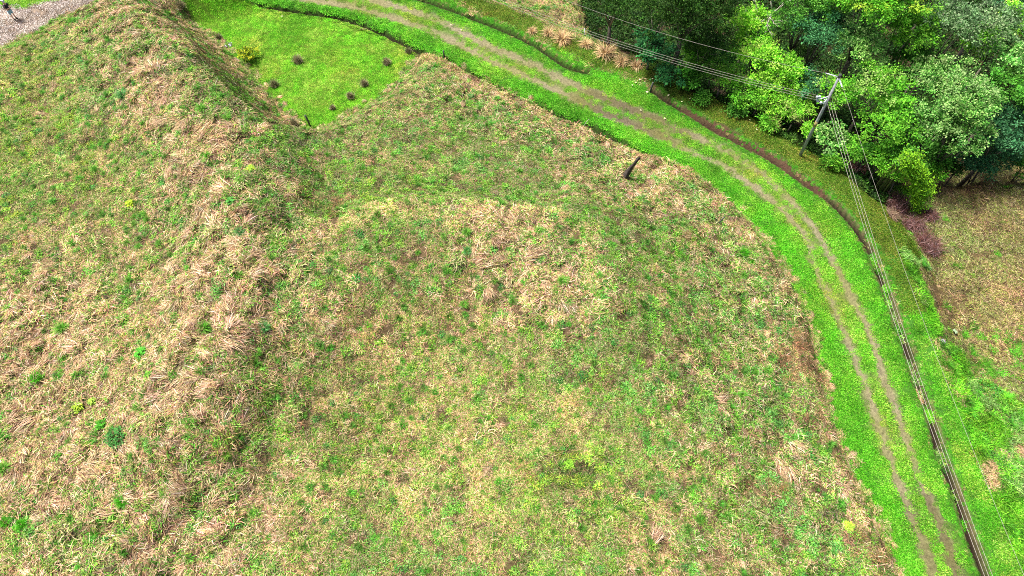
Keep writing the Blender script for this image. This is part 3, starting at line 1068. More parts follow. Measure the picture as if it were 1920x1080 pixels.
# --- gravel
def stones(n, rad, size, seed):
    r = np.random.default_rng(seed)
    oc = np.array([[1, 0, 0], [-1, 0, 0], [0, 1, 0], [0, -1, 0], [0, 0, .7], [0, 0, -.7]], float)
    of = np.array([[0, 2, 4], [2, 1, 4], [1, 3, 4], [3, 0, 4], [2, 0, 5], [1, 2, 5], [3, 1, 5], [0, 3, 5]])
    a = r.uniform(0, 2 * math.pi, n)
    q = rad * np.sqrt(r.random(n))
    c = np.stack([q * np.cos(a), q * np.sin(a), np.full(n, .01)], -1)
    V = c[:, None] + oc[None] * r.uniform(.6, 1.3, (n, 6, 1)) * r.uniform(*size, n)[:, None, None] * r.uniform(.7, 1.3, (n, 1, 3))
    T = (of[None] + (np.arange(n) * 6)[:, None, None]).reshape(-1, 3)
    col = np.array([(.34, .30, .28), (.25, .20, .17), (.55, .52, .50), (.17, .13, .10)])[r.integers(0, 4, n)] * r.uniform(.7, 1.2, (n, 1))
    return V.reshape(-1, 3), np.zeros((0, 4), int), np.repeat(col[:, None], 6, 1).reshape(-1, 3), T


collect('stones', [blade_mesh('stones', [stones(110, .5, (.018, .06), 1100 + i)], M_STONE) for i in range(4)])
x, y = cand(9)
k = (sampn(zone, x, y) == ZG) & (RNG.random(len(x)) < np.clip(.25 + 1.1 * fbm(x, y, 1.5, 2, 141), 0, 1))
x1, y1 = x[k], y[k]
n = len(x1)
gcol = rand_tint(n, (1, .97, .95), .15, .02) * (.75 + .5 * fbm(x1, y1, 1.2, 2, 142)[:, None])
scatter('gravel', 'pale grey and brown gravel of the road at the top left', 'gravel', [('stones', x1, y1, U(n), RNG.uniform(.8, 1.2, n), gcol, 0 * x1)])
# ------------------------------------------------------------------ trees and shrubs
PAL = {
    'dark': [(.022, .075, .010), (.035, .11, .012), (.015, .05, .008), (.06, .13, .02)],
    'teal': [(.03, .17, .05), (.05, .22, .06), (.02, .11, .04)],
    'mid': [(.06, .24, .02), (.09, .31, .03), (.04, .17, .02), (.13, .36, .05)],
    'bright': [(.10, .37, .02), (.16, .46, .03), (.07, .28, .02), (.22, .50, .05)],
    'lime': [(.19, .56, .02), (.28, .66, .05), (.11, .42, .02), (.38, .68, .10)],
    'grey': [(.12, .25, .09), (.19, .32, .14), (.07, .17, .05), (.24, .34, .18)],
    'pale': [(.12, .34, .05), (.20, .44, .10), (.05, .20, .03), (.34, .52, .18)],
    'citrus': [(.52, .56, .03), (.28, .42, .02), (.06, .14, .02), (.02, .05, .01), (.40, .50, .03)],
    'blue': [(.05, .19, .07), (.09, .27, .11), (.03, .12, .05)],
}


def leaf_cloud(lobes, ncl, nleaf, size, pal, r, clr=.42, narrow=.30, droop=.0, tip=None):
    """leaves gathered in small sprays over the upper skins of overlapping lobes"""
    Vs, Cs = [], []
    pal = np.array(pal)
    for (c, R) in lobes:
        k = max(3, int(ncl * (R[0] * R[1]) ** .9))
        d = r.normal(0, 1, (k, 3))
        d[:, 2] += .45
        d /= np.linalg.norm(d, axis=1)[:, None]
        rad = 1 - .5 * r.random((k, 1)) ** 2.2
        cc = np.array(c) + d * np.array(R) * rad * r.uniform(.85, 1.15, (k, 1))
        lobe_tint = r.uniform(.8, 1.22) * r.normal(1, .05, 3)
        n = k * nleaf
        cl = np.repeat(cc, nleaf, 0)
        out = np.repeat(d, nleaf, 0)
        crad = np.repeat(r.uniform(.6, 1.3, k) * clr, nleaf)[:, None]
        off = r.normal(0, .5, (n, 3)) * crad * np.array([1, 1, .6])
        p = cl + off
        ld = r.normal(0, .6, (n, 3)) + out * .9 + off / (crad + 1e-6) * .6
        ld[:, 2] -= droop
        ld /= np.linalg.norm(ld, axis=1)[:, None]
        upv = r.normal(0, .55, (n, 3)) + np.array([0, 0, 1.0]) + out * .5
        s = np.cross(ld, upv)
        s /= np.linalg.norm(s, axis=1)[:, None] + 1e-6
        nn = np.cross(s, ld)
        S = r.uniform(*size, n)[:, None]
        V = np.stack([p, p + ld * S * .5 + s * S * narrow - nn * S * .05, p + ld * S - nn * S * .18, p + ld * S * .5 - s * S * narrow - nn * S * .05], 1)
        ct = np.repeat(r.uniform(.62, 1.38, k), nleaf)[:, None]
        c_ = pal[r.integers(0, len(pal), n)] * ct * r.uniform(.85, 1.15, (n, 1)) * lobe_tint
        if tip is not None:
            m = np.repeat(r.random(k) < .16, nleaf)[:, None]
            c_ = np.where(m, c_ * .4 + np.array(tip) * .6, c_)
        Vs.append(V.reshape(-1, 3))
        Cs.append(np.repeat(c_[:, None], 4, 1).reshape(-1, 3))
    V = np.vstack(Vs)
    return V, np.arange(len(V)).reshape(-1, 4), np.clip(np.vstack(Cs), 0, .85)


def make_tree(name, cat, label, px, py, z, rx, pal, seed, ry=None, rz=None, nl=10, ncl=12, nleaf=58, size=(.10, .22), clr=.40, group=None, tip=None, narrow=.30,
              base=None, droop=0, sparse=0, trunk=True):
    r = np.random.default_rng(seed)
    c = P(px, py, z)
    ry = ry or rx
    rz = rz or rx * .75
    bx, by = (c.x, c.y) if base is None else base
    gb = gz(bx, by) - .05
    root = empty(name, (bx, by, gb), label, cat, group)
    o = Vector((bx, by, gb))
    lobes = []
    for i in range(nl):
        a = i * 2.399 + r.uniform(-.3, .3)
        q = math.sqrt((i + .4) / nl) * .72
        lz = (1 - q * q) * .62 - .12 + r.uniform(-.16, .2)
        R = rx * r.uniform(.18, .46)
        lobes.append(((c.x - o.x + q * math.cos(a) * rx, c.y - o.y + q * math.sin(a) * ry, c.z - o.z + lz * rz), (R, R * r.uniform(.85, 1.15), R * r.uniform(.65, .95))))
    V, F, C = leaf_cloud(lobes, ncl, nleaf, size, PAL[pal], r, clr, narrow, droop, tip)
    link('crown' if cat == 'tree' else 'foliage', mesh_np(name + '_leaves', V, F, M_LEAF, C), root)
    if trunk:
        H = c.z - o.z
        cx, cy = c.x - o.x, c.y - o.y
        tr = max(.05, rx * .05)
        fork = Vector((cx * .8 + r.uniform(-.2, .2), cy * .8 + r.uniform(-.2, .2), max(.2, H * .55)))
        parts = [tube([(0, 0, -.2), (fork.x * .4 + .05, fork.y * .4, fork.z * .5), fork], [tr * 1.3, tr, tr * .8], 8)]
        for (lc, R) in lobes[::(1 if nl < 9 else 2)]:
            e = Vector(lc)
            m = fork.lerp(e, .55) + Vector((r.uniform(-.2, .2), r.uniform(-.2, .2), .15 * rx))
            parts.append(tube([fork, m, e], [tr * .5, tr * .3, tr * .1], 6))
        V, F = join(parts)
        link('trunk' if cat == 'tree' else 'stems', mesh_np(name + '_wood', V, F, M_BARK, None, True), root)
    return root


TREES = [
    # name, cat, label, px, py, z, rx, pal, kwargs
    ('vine_covered_tree', 'tree', 'large dark olive tree smothered in fine leaves at the top centre right', 1290, 12, 6.0, 4.3, 'dark', dict(nl=22, ncl=13, nleaf=60, size=(.09, .18), rz=4.0)),
    ('dark_tree', 'tree', 'darkest low tree left of the big vine covered one above the dry grass', 1150, 15, 3.2, 3.1, 'dark', dict(nl=12, nleaf=45, size=(.10, .2))),
    ('shade_tree', 'tree', 'very dark tree crown between the teal bush and the vine covered tree', 1235, 45, 3.5, 2.3, 'dark', dict(nl=9, nleaf=45, size=(.10, .2))),
    ('climber_tree', 'tree', 'dark tree hanging low in front of the vine covered tree above the bright leaved shrub', 1325, 90, 3.0, 2.4, 'dark', dict(nl=12, ncl=12, nleaf=50, size=(.09, .18))),
    ('teal_bush', 'shrub', 'blue green rounded bush left below the big dark tree', 1220, 95, 2.0, 1.8, 'teal', dict(nl=8, size=(.16, .3))),
    ('understory_bush', 'shrub', 'dark teal bush just under the blue green one above the short post', 1250, 140, 1.0, 1.3, 'teal', dict(nl=6)),
    ('broadleaf_shrub', 'shrub', 'bright green broad leaved shrub in front of the dark tree', 1303, 98, 2.0, 1.25, 'bright', dict(nl=6, size=(.22, .42), clr=.35, ncl=12)),
    ('low_shrub', 'shrub', 'small green broad leaved shrub hanging over the shaded verge', 1292, 150, .8, 1.1, 'mid', dict(nl=5, size=(.2, .36), ncl=12)),
    ('teal_shrub', 'shrub', 'teal shrub at the right foot of the dark tree beside the lime bushes', 1345, 115, 1.5, 1.3, 'teal', dict(nl=6)),
    ('lime_bush', 'shrub', 'topmost lime bush touching the dark tree below the bare branch', 1408, 52, 3.2, 2.1, 'lime', dict(nl=14, ncl=12, nleaf=46, size=(.1, .24), tip=(.42, .62, .12))),
    ('lime_bush', 'shrub', 'brightest yellow lime bush in the middle of the lime slope', 1420, 108, 2.4, 2.3, 'lime', dict(nl=16, ncl=12, nleaf=46, size=(.1, .24), tip=(.55, .68, .16))),
    ('lime_bush', 'shrub', 'lime bush nearest the dark pit among the trees', 1460, 140, 1.8, 2.0, 'lime', dict(nl=14, ncl=12, nleaf=46, size=(.1, .24))),
    ('green_bush', 'shrub', 'mid green bush below the lime bushes overhanging the verge', 1400, 182, .9, 2.0, 'bright', dict(nl=13, ncl=11, nleaf=42, size=(.09, .21))),
    ('green_bush', 'shrub', 'soft green bush at the left end of the lime slope beside the teal shrub', 1355, 145, 1.2, 1.8, 'bright', dict(nl=12, ncl=11, nleaf=42, size=(.10, .22), tip=(.3, .5, .1))),
    ('yellow_bush', 'shrub', 'yellowish grassy bush between the green bush and the utility pole', 1458, 205, .5, 1.6, 'lime', dict(nl=11, ncl=11, nleaf=42, size=(.1, .3), narrow=.14, tip=(.5, .45, .2))),
    ('green_bush', 'shrub', 'low bush with brown tips left of the foot of the utility pole', 1487, 178, .4, 1.4, 'bright', dict(nl=7, size=(.1, .26), narrow=.2, tip=(.35, .25, .15))),
    ('forest_tree', 'tree', 'mid green tree at the top left of the bright canopy beside the bare branch', 1508, 28, 4.5, 2.8, 'mid', dict(nl=13, ncl=11)),
    ('forest_tree', 'tree', 'blue green tree overhanging the dark pit left of the pale tree', 1540, 65, 4.0, 2.7, 'blue', dict(nl=12)),
    ('bright_tree', 'tree', 'brightest green tree with yellow tips at the top of the canopy', 1650, 10, 7.0, 3.6, 'bright', dict(nl=18, ncl=11, tip=(.45, .60, .05))),
    ('forest_tree', 'tree', 'leafy green tree at the top edge between the mid green and brightest trees', 1570, 5, 5.5, 2.6, 'mid', dict(nl=11, tip=(.3, .5, .05))),
    ('bright_tree', 'tree', 'rounded green tree just below and right of the brightest crown', 1695, 65, 5.0, 2.7, 'bright', dict(nl=12)),
    ('young_tree', 'tree', 'pale fresh green tree standing alone above the utility pole top', 1603, 98, 4.0, 2.3, 'pale', dict(nl=11, ncl=11, rz=2.6, tip=(.25, .48, .1))),
    ('forest_tree', 'tree', 'darker green tree hanging over the dark gap right of the young pale tree', 1695, 118, 3.2, 1.9, 'mid', dict(nl=9)),
    ('grey_tree', 'tree', 'grey green feathery tree right of the brightest crown', 1785, 55, 5.5, 3.0, 'grey', dict(nl=14, size=(.1, .22), nleaf=44)),
    ('grey_tree', 'tree', 'blue grey tree in the top right corner behind the lime crown', 1862, 55, 5.0, 2.4, 'grey', dict(nl=10, size=(.1, .22))),
    ('lime_tree', 'tree', 'small lime crown against the right edge near the top corner', 1905, 38, 5.0, 1.8, 'lime', dict(nl=8)),
    ('forest_tree', 'tree', 'dark tree in the very top right corner', 1880, -15, 4.0, 3.0, 'blue', dict(nl=10)),
    ('forest_tree', 'tree', 'dark green tree above the grey feathery crown at the top edge', 1765, -30, 4.0, 3.0, 'dark', dict(nl=10)),
    ('pointed_tree', 'tree', 'small pointed yellow green tree below the grey crowns', 1822, 95, 4.5, 1.4, 'bright', dict(nl=7, rz=2.4)),
    ('forest_tree', 'tree', 'green tree with bare twigs at the right edge under the grey crowns', 1880, 110, 4.2, 2.6, 'pale', dict(nl=11, size=(.1, .24))),
    ('forest_tree', 'tree', 'mid green tree at the right edge above the darkest corner', 1895, 175, 3.5, 2.6, 'mid', dict(nl=11)),
    ('forest_tree', 'tree', 'dark blue green tree at the right edge over the brown field', 1880, 255, 1.2, 3.1, 'blue', dict(nl=14)),
    ('pale_tree', 'tree', 'large pale whitish green tree overhanging the brown field', 1795, 195, 4.0, 3.1, 'pale', dict(nl=17, ncl=11, tip=(.34, .50, .20), size=(.09, .21))),
    ('pale_tree', 'tree', 'lower pale tree crown in front of the whitish one at the field edge', 1790, 262, 2.0, 2.8, 'pale', dict(nl=12, size=(.09, .21))),
    ('pale_tree', 'tree', 'upper pale tree crown with creamy tips beside the dark gap', 1745, 150, 4.2, 1.9, 'pale', dict(nl=9, size=(.09, .21), tip=(.45, .55, .25))),
    ('roadside_tree', 'tree', 'bright yellow green tree directly right of the pole head', 1635, 175, 3.4, 2.7, 'bright', dict(nl=14, ncl=11, size=(.09, .21), tip=(.45, .58, .2))),
    ('roadside_tree', 'tree', 'green tree below the yellow green one right of the wires', 1655, 240, 2.2, 2.7, 'bright', dict(nl=13, ncl=10, size=(.09, .21))),
    ('roadside_tree', 'tree', 'dense green tree between the wires and the lower pale crown', 1702, 285, 1.4, 2.0, 'mid', dict(nl=10)),
    ('pole_tree', 'tree', 'leafy tree behind the middle of the utility pole', 1572, 185, 2.4, 1.8, 'bright', dict(nl=9, tip=(.4, .5, .2))),
    ('pole_shrub', 'shrub', 'blue green shrub at the right side of the pole foot', 1560, 262, .6, 1.5, 'pale', dict(nl=8, size=(.14, .26))),
    ('pole_shrub', 'shrub', 'green shrub under the wires right of the pole', 1595, 285, .3, 1.3, 'bright', dict(nl=7)),
    ('yellow_shrub', 'shrub', 'small yellow green shrub touching the left side of the pole foot', 1515, 248, .3, .6, 'lime', dict(nl=4, size=(.12, .22))),
    ('teal_shrub', 'shrub', 'dark leafy shrub left of the pole head', 1515, 160, 1.4, 1.5, 'blue', dict(nl=8)),
    ('thicket_shrub', 'shrub', 'bright green thicket left of the hanging bamboo spray', 1668, 322, .0, 1.3, 'bright', dict(nl=7, size=(.1, .22), tip=(.3, .6, .05))),
    ('pit_shrub', 'shrub', 'dark shrub at the lower left rim of the dark pit', 1505, 100, 0.2, 1.6, 'dark', dict(nl=7)),
    ('pit_shrub', 'shrub', 'dark shrub deep in the gap left of the pale trees', 1740, 110, 0.8, 1.8, 'dark', dict(nl=7)),
    ('edge_shrub', 'shrub', 'dark shrub in the shade at the top corner of the brown field', 1865, 298, -1.0, 1.7, 'blue', dict(nl=9)),
    ('edge_shrub', 'shrub', 'green shrub at the right edge just above the brown field', 1922, 318, -1.0, 1.5, 'mid', dict(nl=8)),
    ('lime_bush', 'shrub', 'lime bush filling the rim between the brightest one and the yellowish bush', 1432, 165, 1.4, 1.7, 'lime', dict(nl=12, ncl=12, nleaf=44, size=(.1, .22))),
    ('lime_bush', 'shrub', 'lime bush just left of the pole head bracket', 1497, 165, 1.0, 1.5, 'lime', dict(nl=10, ncl=12, nleaf=44, size=(.1, .22), tip=(.45, .6, .15))),
    ('yellow_bush', 'shrub', 'dry yellowish bush directly left of the pole shaft', 1492, 212, .5, 1.2, 'lime', dict(nl=9, ncl=12, size=(.1, .26), narrow=.16, tip=(.45, .36, .18))),
    ('edge_shrub', 'shrub', 'dark shrub under the pale trees right of the bamboo at the field corner', 1755, 300, -.6, 1.3, 'mid', dict(nl=7)),
    ('edge_shrub', 'shrub', 'dark shrub hanging under the pale trees over the middle of the field edge', 1810, 300, -.8, 1.4, 'blue', dict(nl=8)),
    ('thicket_shrub', 'shrub', 'green thicket between the wires and the bamboo top', 1655, 300, .6, 1.5, 'bright', dict(nl=9, ncl=11, size=(.1, .22), tip=(.3, .6, .05))),
    ('edge_shrub', 'shrub', 'low dark shrub under the blue green tree at the top right of the brown field', 1835, 318, -1.3, 1.2, 'blue', dict(nl=7)),
    ('edge_shrub', 'shrub', 'low olive shrub at the field corner under the lower pale tree', 1780, 318, -1.3, 1.1, 'dark', dict(nl=7)),
    ('edge_shrub', 'shrub', 'small green shrub between the field corner shrubs and the bamboo', 1745, 325, -.9, .9, 'bright', dict(nl=6)),
    ('verge_shrub', 'shrub', 'small dark leafy shrub at the verge below the low broad leaved shrub', 1318, 185, .3, .7, 'mid', dict(nl=5)),
    ('verge_shrub', 'shrub', 'low green shrub at the verge edge under the soft green bush', 1385, 212, .2, .8, 'mid', dict(nl=5, size=(.1, .22))),
    ('verge_shrub', 'shrub', 'low grassy shrub with brown tips at the verge edge', 1440, 235, .1, .9, 'bright', dict(nl=6, narrow=.15, size=(.12, .3), tip=(.32, .2, .12))),
    ('verge_shrub', 'shrub', 'low green shrub between the pole foot and the dead twigs under the wires', 1558, 305, .2, .9, 'bright', dict(nl=6, size=(.1, .22))),
    ('verge_shrub', 'shrub', 'low shrub under the wires above the dead twigs', 1625, 292, .2, 1.0, 'mid', dict(nl=6, size=(.12, .24))),
    ('thicket_shrub', 'shrub', 'bright green thicket hanging just left of the bamboo top', 1690, 330, .2, 1.0, 'lime', dict(nl=6, size=(.08, .2), narrow=.18)),
    ('pale_tree', 'tree', 'pale leafy crown filling the space between the pale trees and the bamboo', 1735, 235, 2.6, 2.2, 'pale', dict(nl=12, ncl=10, size=(.09, .21))),
]
for i, (nm, cat, lab, px, py, z, rx, pal, kw) in enumerate(TREES):
    grp = {'lime_bush': 'lime bushes on the slope beside the track', 'forest_tree': 'trees of the valley wood', 'pale_tree': 'pale trees overhanging the field',
           'roadside_tree': 'trees beside the power line'}.get(nm)
    make_tree(nm, cat, lab, px, py, z, rx, pal, 5000 + i, group=grp, **kw)


# bare branching tree between the dark tree and the canopy
def branching(p, d, L, r0, depth, r, out):
    q = p + d * L
    m = p.lerp(q, .5) + Vector(r.normal(0, .06 * L, 3))
    out.append(tube([p, m, q], [r0, r0 * .8, r0 * .6], 6))
    if depth:
        for _ in range(2 if depth > 1 else 3):
            dd = (d + Vector(r.normal(0, .5, 3)) + Vector((0, 0, .1))).normalized()
            branching(q, dd, L * r.uniform(.55, .8), r0 * .58, depth - 1, r, out)


b0 = P(1445, 25, .2)
bt = P(1438, 8, 5.0)
root = empty('bare_tree', (bt.x + 1.4, bt.y + 1.0, gz(bt.x + 1.4, bt.y + 1.0)), 'leafless pale grey tree reaching over the dark pit at the top edge', 'tree')
outp = []
rr = np.random.default_rng(77)
top = Vector((-1.4, -1.0, 5.0 - root.location.z))
outp.append(tube([(0, 0, -.2), (top.x * .15, top.y * .2, top.z * .5), (top.x * .3, top.y * .3, top.z * .85)], [.16, .13, .11], 8))
for a in range(6):
    branching(Vector((top.x * .3, top.y * .3, top.z * .85)), Vector((-.9 + .25 * a, -.45 + rr.normal(0, .3), .35)).normalized(), 1.5, .07, 3, rr, outp)
V, F = join(outp)
M_PALEBARK = mat_plain('pale_bark', (.34, .30, .26), (.5, .46, .42), 5, .9, .4)
link('trunk', mesh_np('bare_tree_wood', V, F, M_PALEBARK, None, True), root)


# ---- bamboo spray hanging over the brushwood
def bamboo():
    r = np.random.default_rng(9)
    b = G(1716, 400)
    root = empty('bamboo_clump', b, 'bright lime feathery bamboo spray drooping over the dead brushwood', 'bamboo')
    top = P(1702, 292, 2.8) - b
    culms, leaf = [], []
    for k in range(26):
        lo = r.random() ** 1.6
        e = Vector((r.normal(.05, .12) + .9 * lo * r.choice([-1, .6]), r.normal(0, .2) + .5 * lo, .15 + 1.9 * lo))
        s = top + Vector((r.normal(-.1, .30), r.normal(0, .3), r.uniform(-.3, .3)))
        m = s.lerp(e, .5) + Vector((0, 0, .5)) + Vector(r.normal(0, .1, 3))
        g0 = Vector((s.x + .3, s.y + .6, -1.0))
        pts = [g0, g0.lerp(s, .6) + Vector((0, .2, .3)), s, m, e]
        culms.append(tube(pts, [.03, .025, .018, .012, .006], 5))
        for j in range(44):
            t = j / 44
            q = s.lerp(m, t * 2) if t < .5 else m.lerp(e, t * 2 - 1)
            leaf.append(q)
    leaf = leaf[::2] + leaf[1::4]
    P0 = np.repeat(np.array([tuple(q) for q in leaf]), 12, 0) + r.normal(0, .12, (len(leaf) * 12, 3)) * r.choice([.8, 1.0, 1.9], (len(leaf) * 12, 1))
    n = len(P0)
    d = r.normal(0, .6, (n, 3)) + np.array([.1, -.5, -.35])
    d /= np.linalg.norm(d, axis=1)[:, None]
    s = np.cross(d, r.normal(0, .5, (n, 3)) + np.array([0, 0, 1.0]))
    s /= np.linalg.norm(s, axis=1)[:, None]
    S = r.uniform(.12, .28, n)[:, None]
    V = np.stack([P0, P0 + d * S * .4 + s * S * .12, P0 + d * S, P0 + d * S * .4 - s * S * .12], 1).reshape(-1, 3)
    c = np.array([(.24, .55, .02), (.32, .62, .03), (.14, .40, .02), (.06, .20, .015)])[r.integers(0, 4, n)] * r.uniform(.7, 1.25, (n, 1))
    link('foliage', mesh_np('bamboo_leaves', V, np.arange(n * 4).reshape(-1, 4), M_LEAF, np.repeat(c, 4, 0)), root)
    V, F = join(culms)
    link('stems', mesh_np('bamboo_stems', V, F, mat_plain('bamboo_stem', (.10, .16, .03), (.2, .25, .06), 5, .7, .1)), root)


bamboo()


def plant(name, cat, label, x, y, groups, group=None, scale=1.0, yaw=0.0, sink=0.0):
    me = blade_mesh(name, groups, M_STEM)
    o = link(name, me)
    o.location = (x, y, gz(x, y) + sink)
    o.rotation_euler = (0, 0, yaw)
    o.scale = (scale,) * 3
    return tag(o, label, cat, group)


DEAD = [(.09, .040, .038), (.15, .07, .065), (.035, .018, .018), (.30, .19, .19), (.11, .045, .03)]
for i, (px, py, rad, lab) in enumerate([
        (1735, 462, 1.25, 'largest heap of dead purple brown brush at the edge of the brown field'),
        (1712, 425, 1.0, 'dead purple brown brush just below the tip of the bamboo spray'),
        (1680, 385, 1.2, 'dark dead brush left of the bamboo spray'),
        (1660, 355, .8, 'dark dead brush under the green thicket above the embankment'),
        (1603, 318, .9, 'dead purple twigs under the wires between the pole and the thicket'),
        (1742, 405, .65, 'small dead brush right of the bamboo spray tip'),
        (1670, 405, .55, 'small tan dead shrub on the embankment left of the brushwood'),
        (1345, 180, .6, 'small dead brown shrub at the foot of the green bush beside the shaded verge'),
        (1500, 235, .8, 'brown dry brush left of the pole foot')]):
    g = G(px, py)
    cols = DEAD if i not in (6, 7, 8) else [(.30, .22, .14), (.20, .13, .09), (.14, .09, .07)]
    n = int(520 * rad)
    plant('dead_brush', 'brush', lab, g.x, g.y, [blades(n, rad * .8, (.4 * rad + .2, .75 * rad + .3), (.012, .03), (-.1, 1.2), cols, seed=2000 + i, curve=.5, z0=.05),
                                                 blades(n // 2, rad * .6, (.5, .9), (.01, .022), (.1, 1.0), cols, seed=2100 + i, curve=.7, z0=.35 * rad)],
          'dead brushwood heaps')

# ---- dry rounded shrubs planted in the mown pocket
for i, (px, py, rad, lab) in enumerate([
        (559, 116, .46, 'dark brown dry shrub upper left of the mown pocket'),
        (725, 119, .38, 'brown dry shrub nearest the track in the mown pocket'),
        (683, 159, .36, 'brown dry shrub third from the right in the row across the pocket'),
        (657, 183, .34, 'brown dry shrub next below the middle of the slanting row'),
        (624, 204, .24, 'small grey brown dry shrub at the lower end of the slanting row'),
        (515, 161, .42, 'dark flat dry shrub at the foot of the left bank'),
        (552, 234, .38, 'dry twiggy shrub left of the dark post at the bottom of the pocket'),
        (766, 98, .30, 'small green brown shrub in the right corner of the pocket'),
        (340, 14, .42, 'grey twiggy shrub at the top left corner of the pocket'),
        (411, 72, .30, 'small dark shrub at the bank foot beside the grey rubble')]):
    g = G(px, py)
    cols = [(.22, .19, .11), (.36, .30, .19), (.13, .11, .06), (.14, .18, .05), (.46, .39, .27)]
    if i in (5, 7, 9):
        cols += [(.06, .12, .03), (.05, .10, .02)]
    plant('dry_shrub', 'shrub', lab, g.x, g.y, [blades(360, rad * .75, (rad * .8, rad * 1.5), (.010, .022), (.6, 1.5), cols, seed=2300 + i, curve=.22),
                                                blades(160, rad * .5, (rad * .8, rad * 1.2), (.010, .02), (.9, 1.5), cols, seed=2400 + i, curve=.1, z0=rad * .5)],
          'dry rounded shrubs dotted over the mown pocket')

make_tree('yellow_green_shrub', 'shrub', 'yellow green leafy shrub at the foot of the left bank in the pocket', 466, 104, .5, .85, 'citrus', 6001, nl=11, ncl=44, nleaf=44, size=(.07, .14),
          clr=.2, tip=(.72, .74, .04), rz=.75, trunk=True)

# ---- conspicuous tufts on the hillside
TUFTS = [
    (213, 20, .8, 'g', 'bright green tuft on the hill crest just below the gravel road edge'),
    (135, 40, .75, 'g', 'bright green tuft on the gravel edge, second from the crest tuft'),
    (165, 34, .5, 'g', 'small green tuft between two larger ones along the gravel road'),
    (162, 58, .6, 'g', 'round green tuft just below the pair beside the gravel road'),
    (80, 55, .6, 'g', 'pale green tuft overhanging the gravel left of the others'),
    (228, 107, .6, 'b', 'blue green tuft in brown straw below the hill crest'),
    (231, 182, 1.25, 'b', 'largest blue green tuft of long blades in the upper left hillside'),
    (378, 205, .9, 'g', 'green tuft beside bleached straw under the crest of the left ridge'),
    (426, 222, .8, 'g', 'green tuft on the ridge side facing the mown pocket'),
    (390, 293, .62, 'v', 'vivid green compact tuft right of a pink straw swath'),
    (177, 318, .65, 'g', 'green tuft on the pale grassy slope in the left part'),
    (470, 347, .6, 'g', 'small tuft above the gully on the left ridge'),
    (500, 380, .7, 'g', 'tuft at the top of the gully between ridge and terrace'),
    (451, 436, .85, 'b', 'blue green tuft on the ridge left of the terrace lip'),
    (448, 518, .8, 'g', 'green tuft half way down the ridge among pink straw'),
    (373, 555, .6, 'g', 'small green tuft above the long combed straw'),
    (497, 615, .95, 'b', 'dark green tuft in the gully left of the terrace'),
    (382, 617, 1.0, 'g', 'broad green tuft above the reddish straw'),
    (483, 662, .7, 'g', 'green tuft just below the dark one in the gully'),
    (117, 618, 1.0, 'g', 'green tuft at the head of a fan of tan straw near the left edge'),
    (120, 668, .85, 'g', 'green tuft below the fan of tan straw'),
    (70, 710, .9, 'v', 'vivid green tuft beside flattened straw close to the left edge'),
    (357, 797, .85, 'g', 'light green tuft with dry stems hanging below it in the lower left'),
    (231, 943, .85, 'v', 'deep green tuft beside combed pale straw near the bottom'),
    (12, 980, .8, 'v', 'left of two vivid tufts touching at the bottom left edge'),
    (41, 984, .8, 'v', 'right of two vivid tufts touching at the bottom left edge'),
    (8, 880, 1.0, 'g', 'light green tuft cut by the left edge in the lower part'),
    (875, 437, .8, 'g', 'green tuft standing on the terrace lip'),
    (1011, 434, .75, 'g', 'green tuft at the right end of the terrace lip'),
    (876, 473, .8, 'b', 'dark green tuft just below the terrace lip'),
    (870, 572, .7, 'g', 'light green tuft left of the bleached straw on the terrace'),
    (1054, 528, .8, 'g', 'green tuft right of the bleached straw on the terrace'),
    (1015, 511, .5, 'v', 'small vivid tuft in the middle of the bleached straw'),
    (1395, 475, .8, 'v', 'vivid tuft of tall grass close to the bank of the track curve'),
    (1412, 492, .55, 'v', 'small vivid tuft right below the tall one at the track curve'),
    (1392, 742, .75, 'g', 'light green tuft on the right slope above the lower track'),
    (1440, 695, .7, 'g', 'green tuft beside the brown bare bank above the lower track'),
]
tm = {}
for k, cols in (('g', [(.11, .38, .03), (.17, .46, .05), (.08, .28, .02), (.28, .50, .10)]), ('b', [(.07, .29, .06), (.12, .38, .12), (.05, .20, .04), (.22, .42, .16)]),
                ('v', [(.07, .38, .01), (.11, .46, .02), (.05, .28, .01)])):
    tm[k] = [blade_mesh('grass_tuft', [blades(230, .42, (.30, .62), (.014, .028), (.55, 1.5), cols, root='radial', seed=2600 + j + ord(k), curve=.42)], M_LEAF) for j in range(3)]
for i, (px, py, s, k, lab) in enumerate(TUFTS):
    g = G(px, py)
    o = link('grass_tuft', tm[k][i % 3])
    o.location = g
    o.rotation_euler = (0, 0, i * 1.7)
    o.scale = (s * 1.05, s * 1.05, s)
    tag(o, lab, 'grass tuft', 'fresh green tufts standing out of the hillside straw')

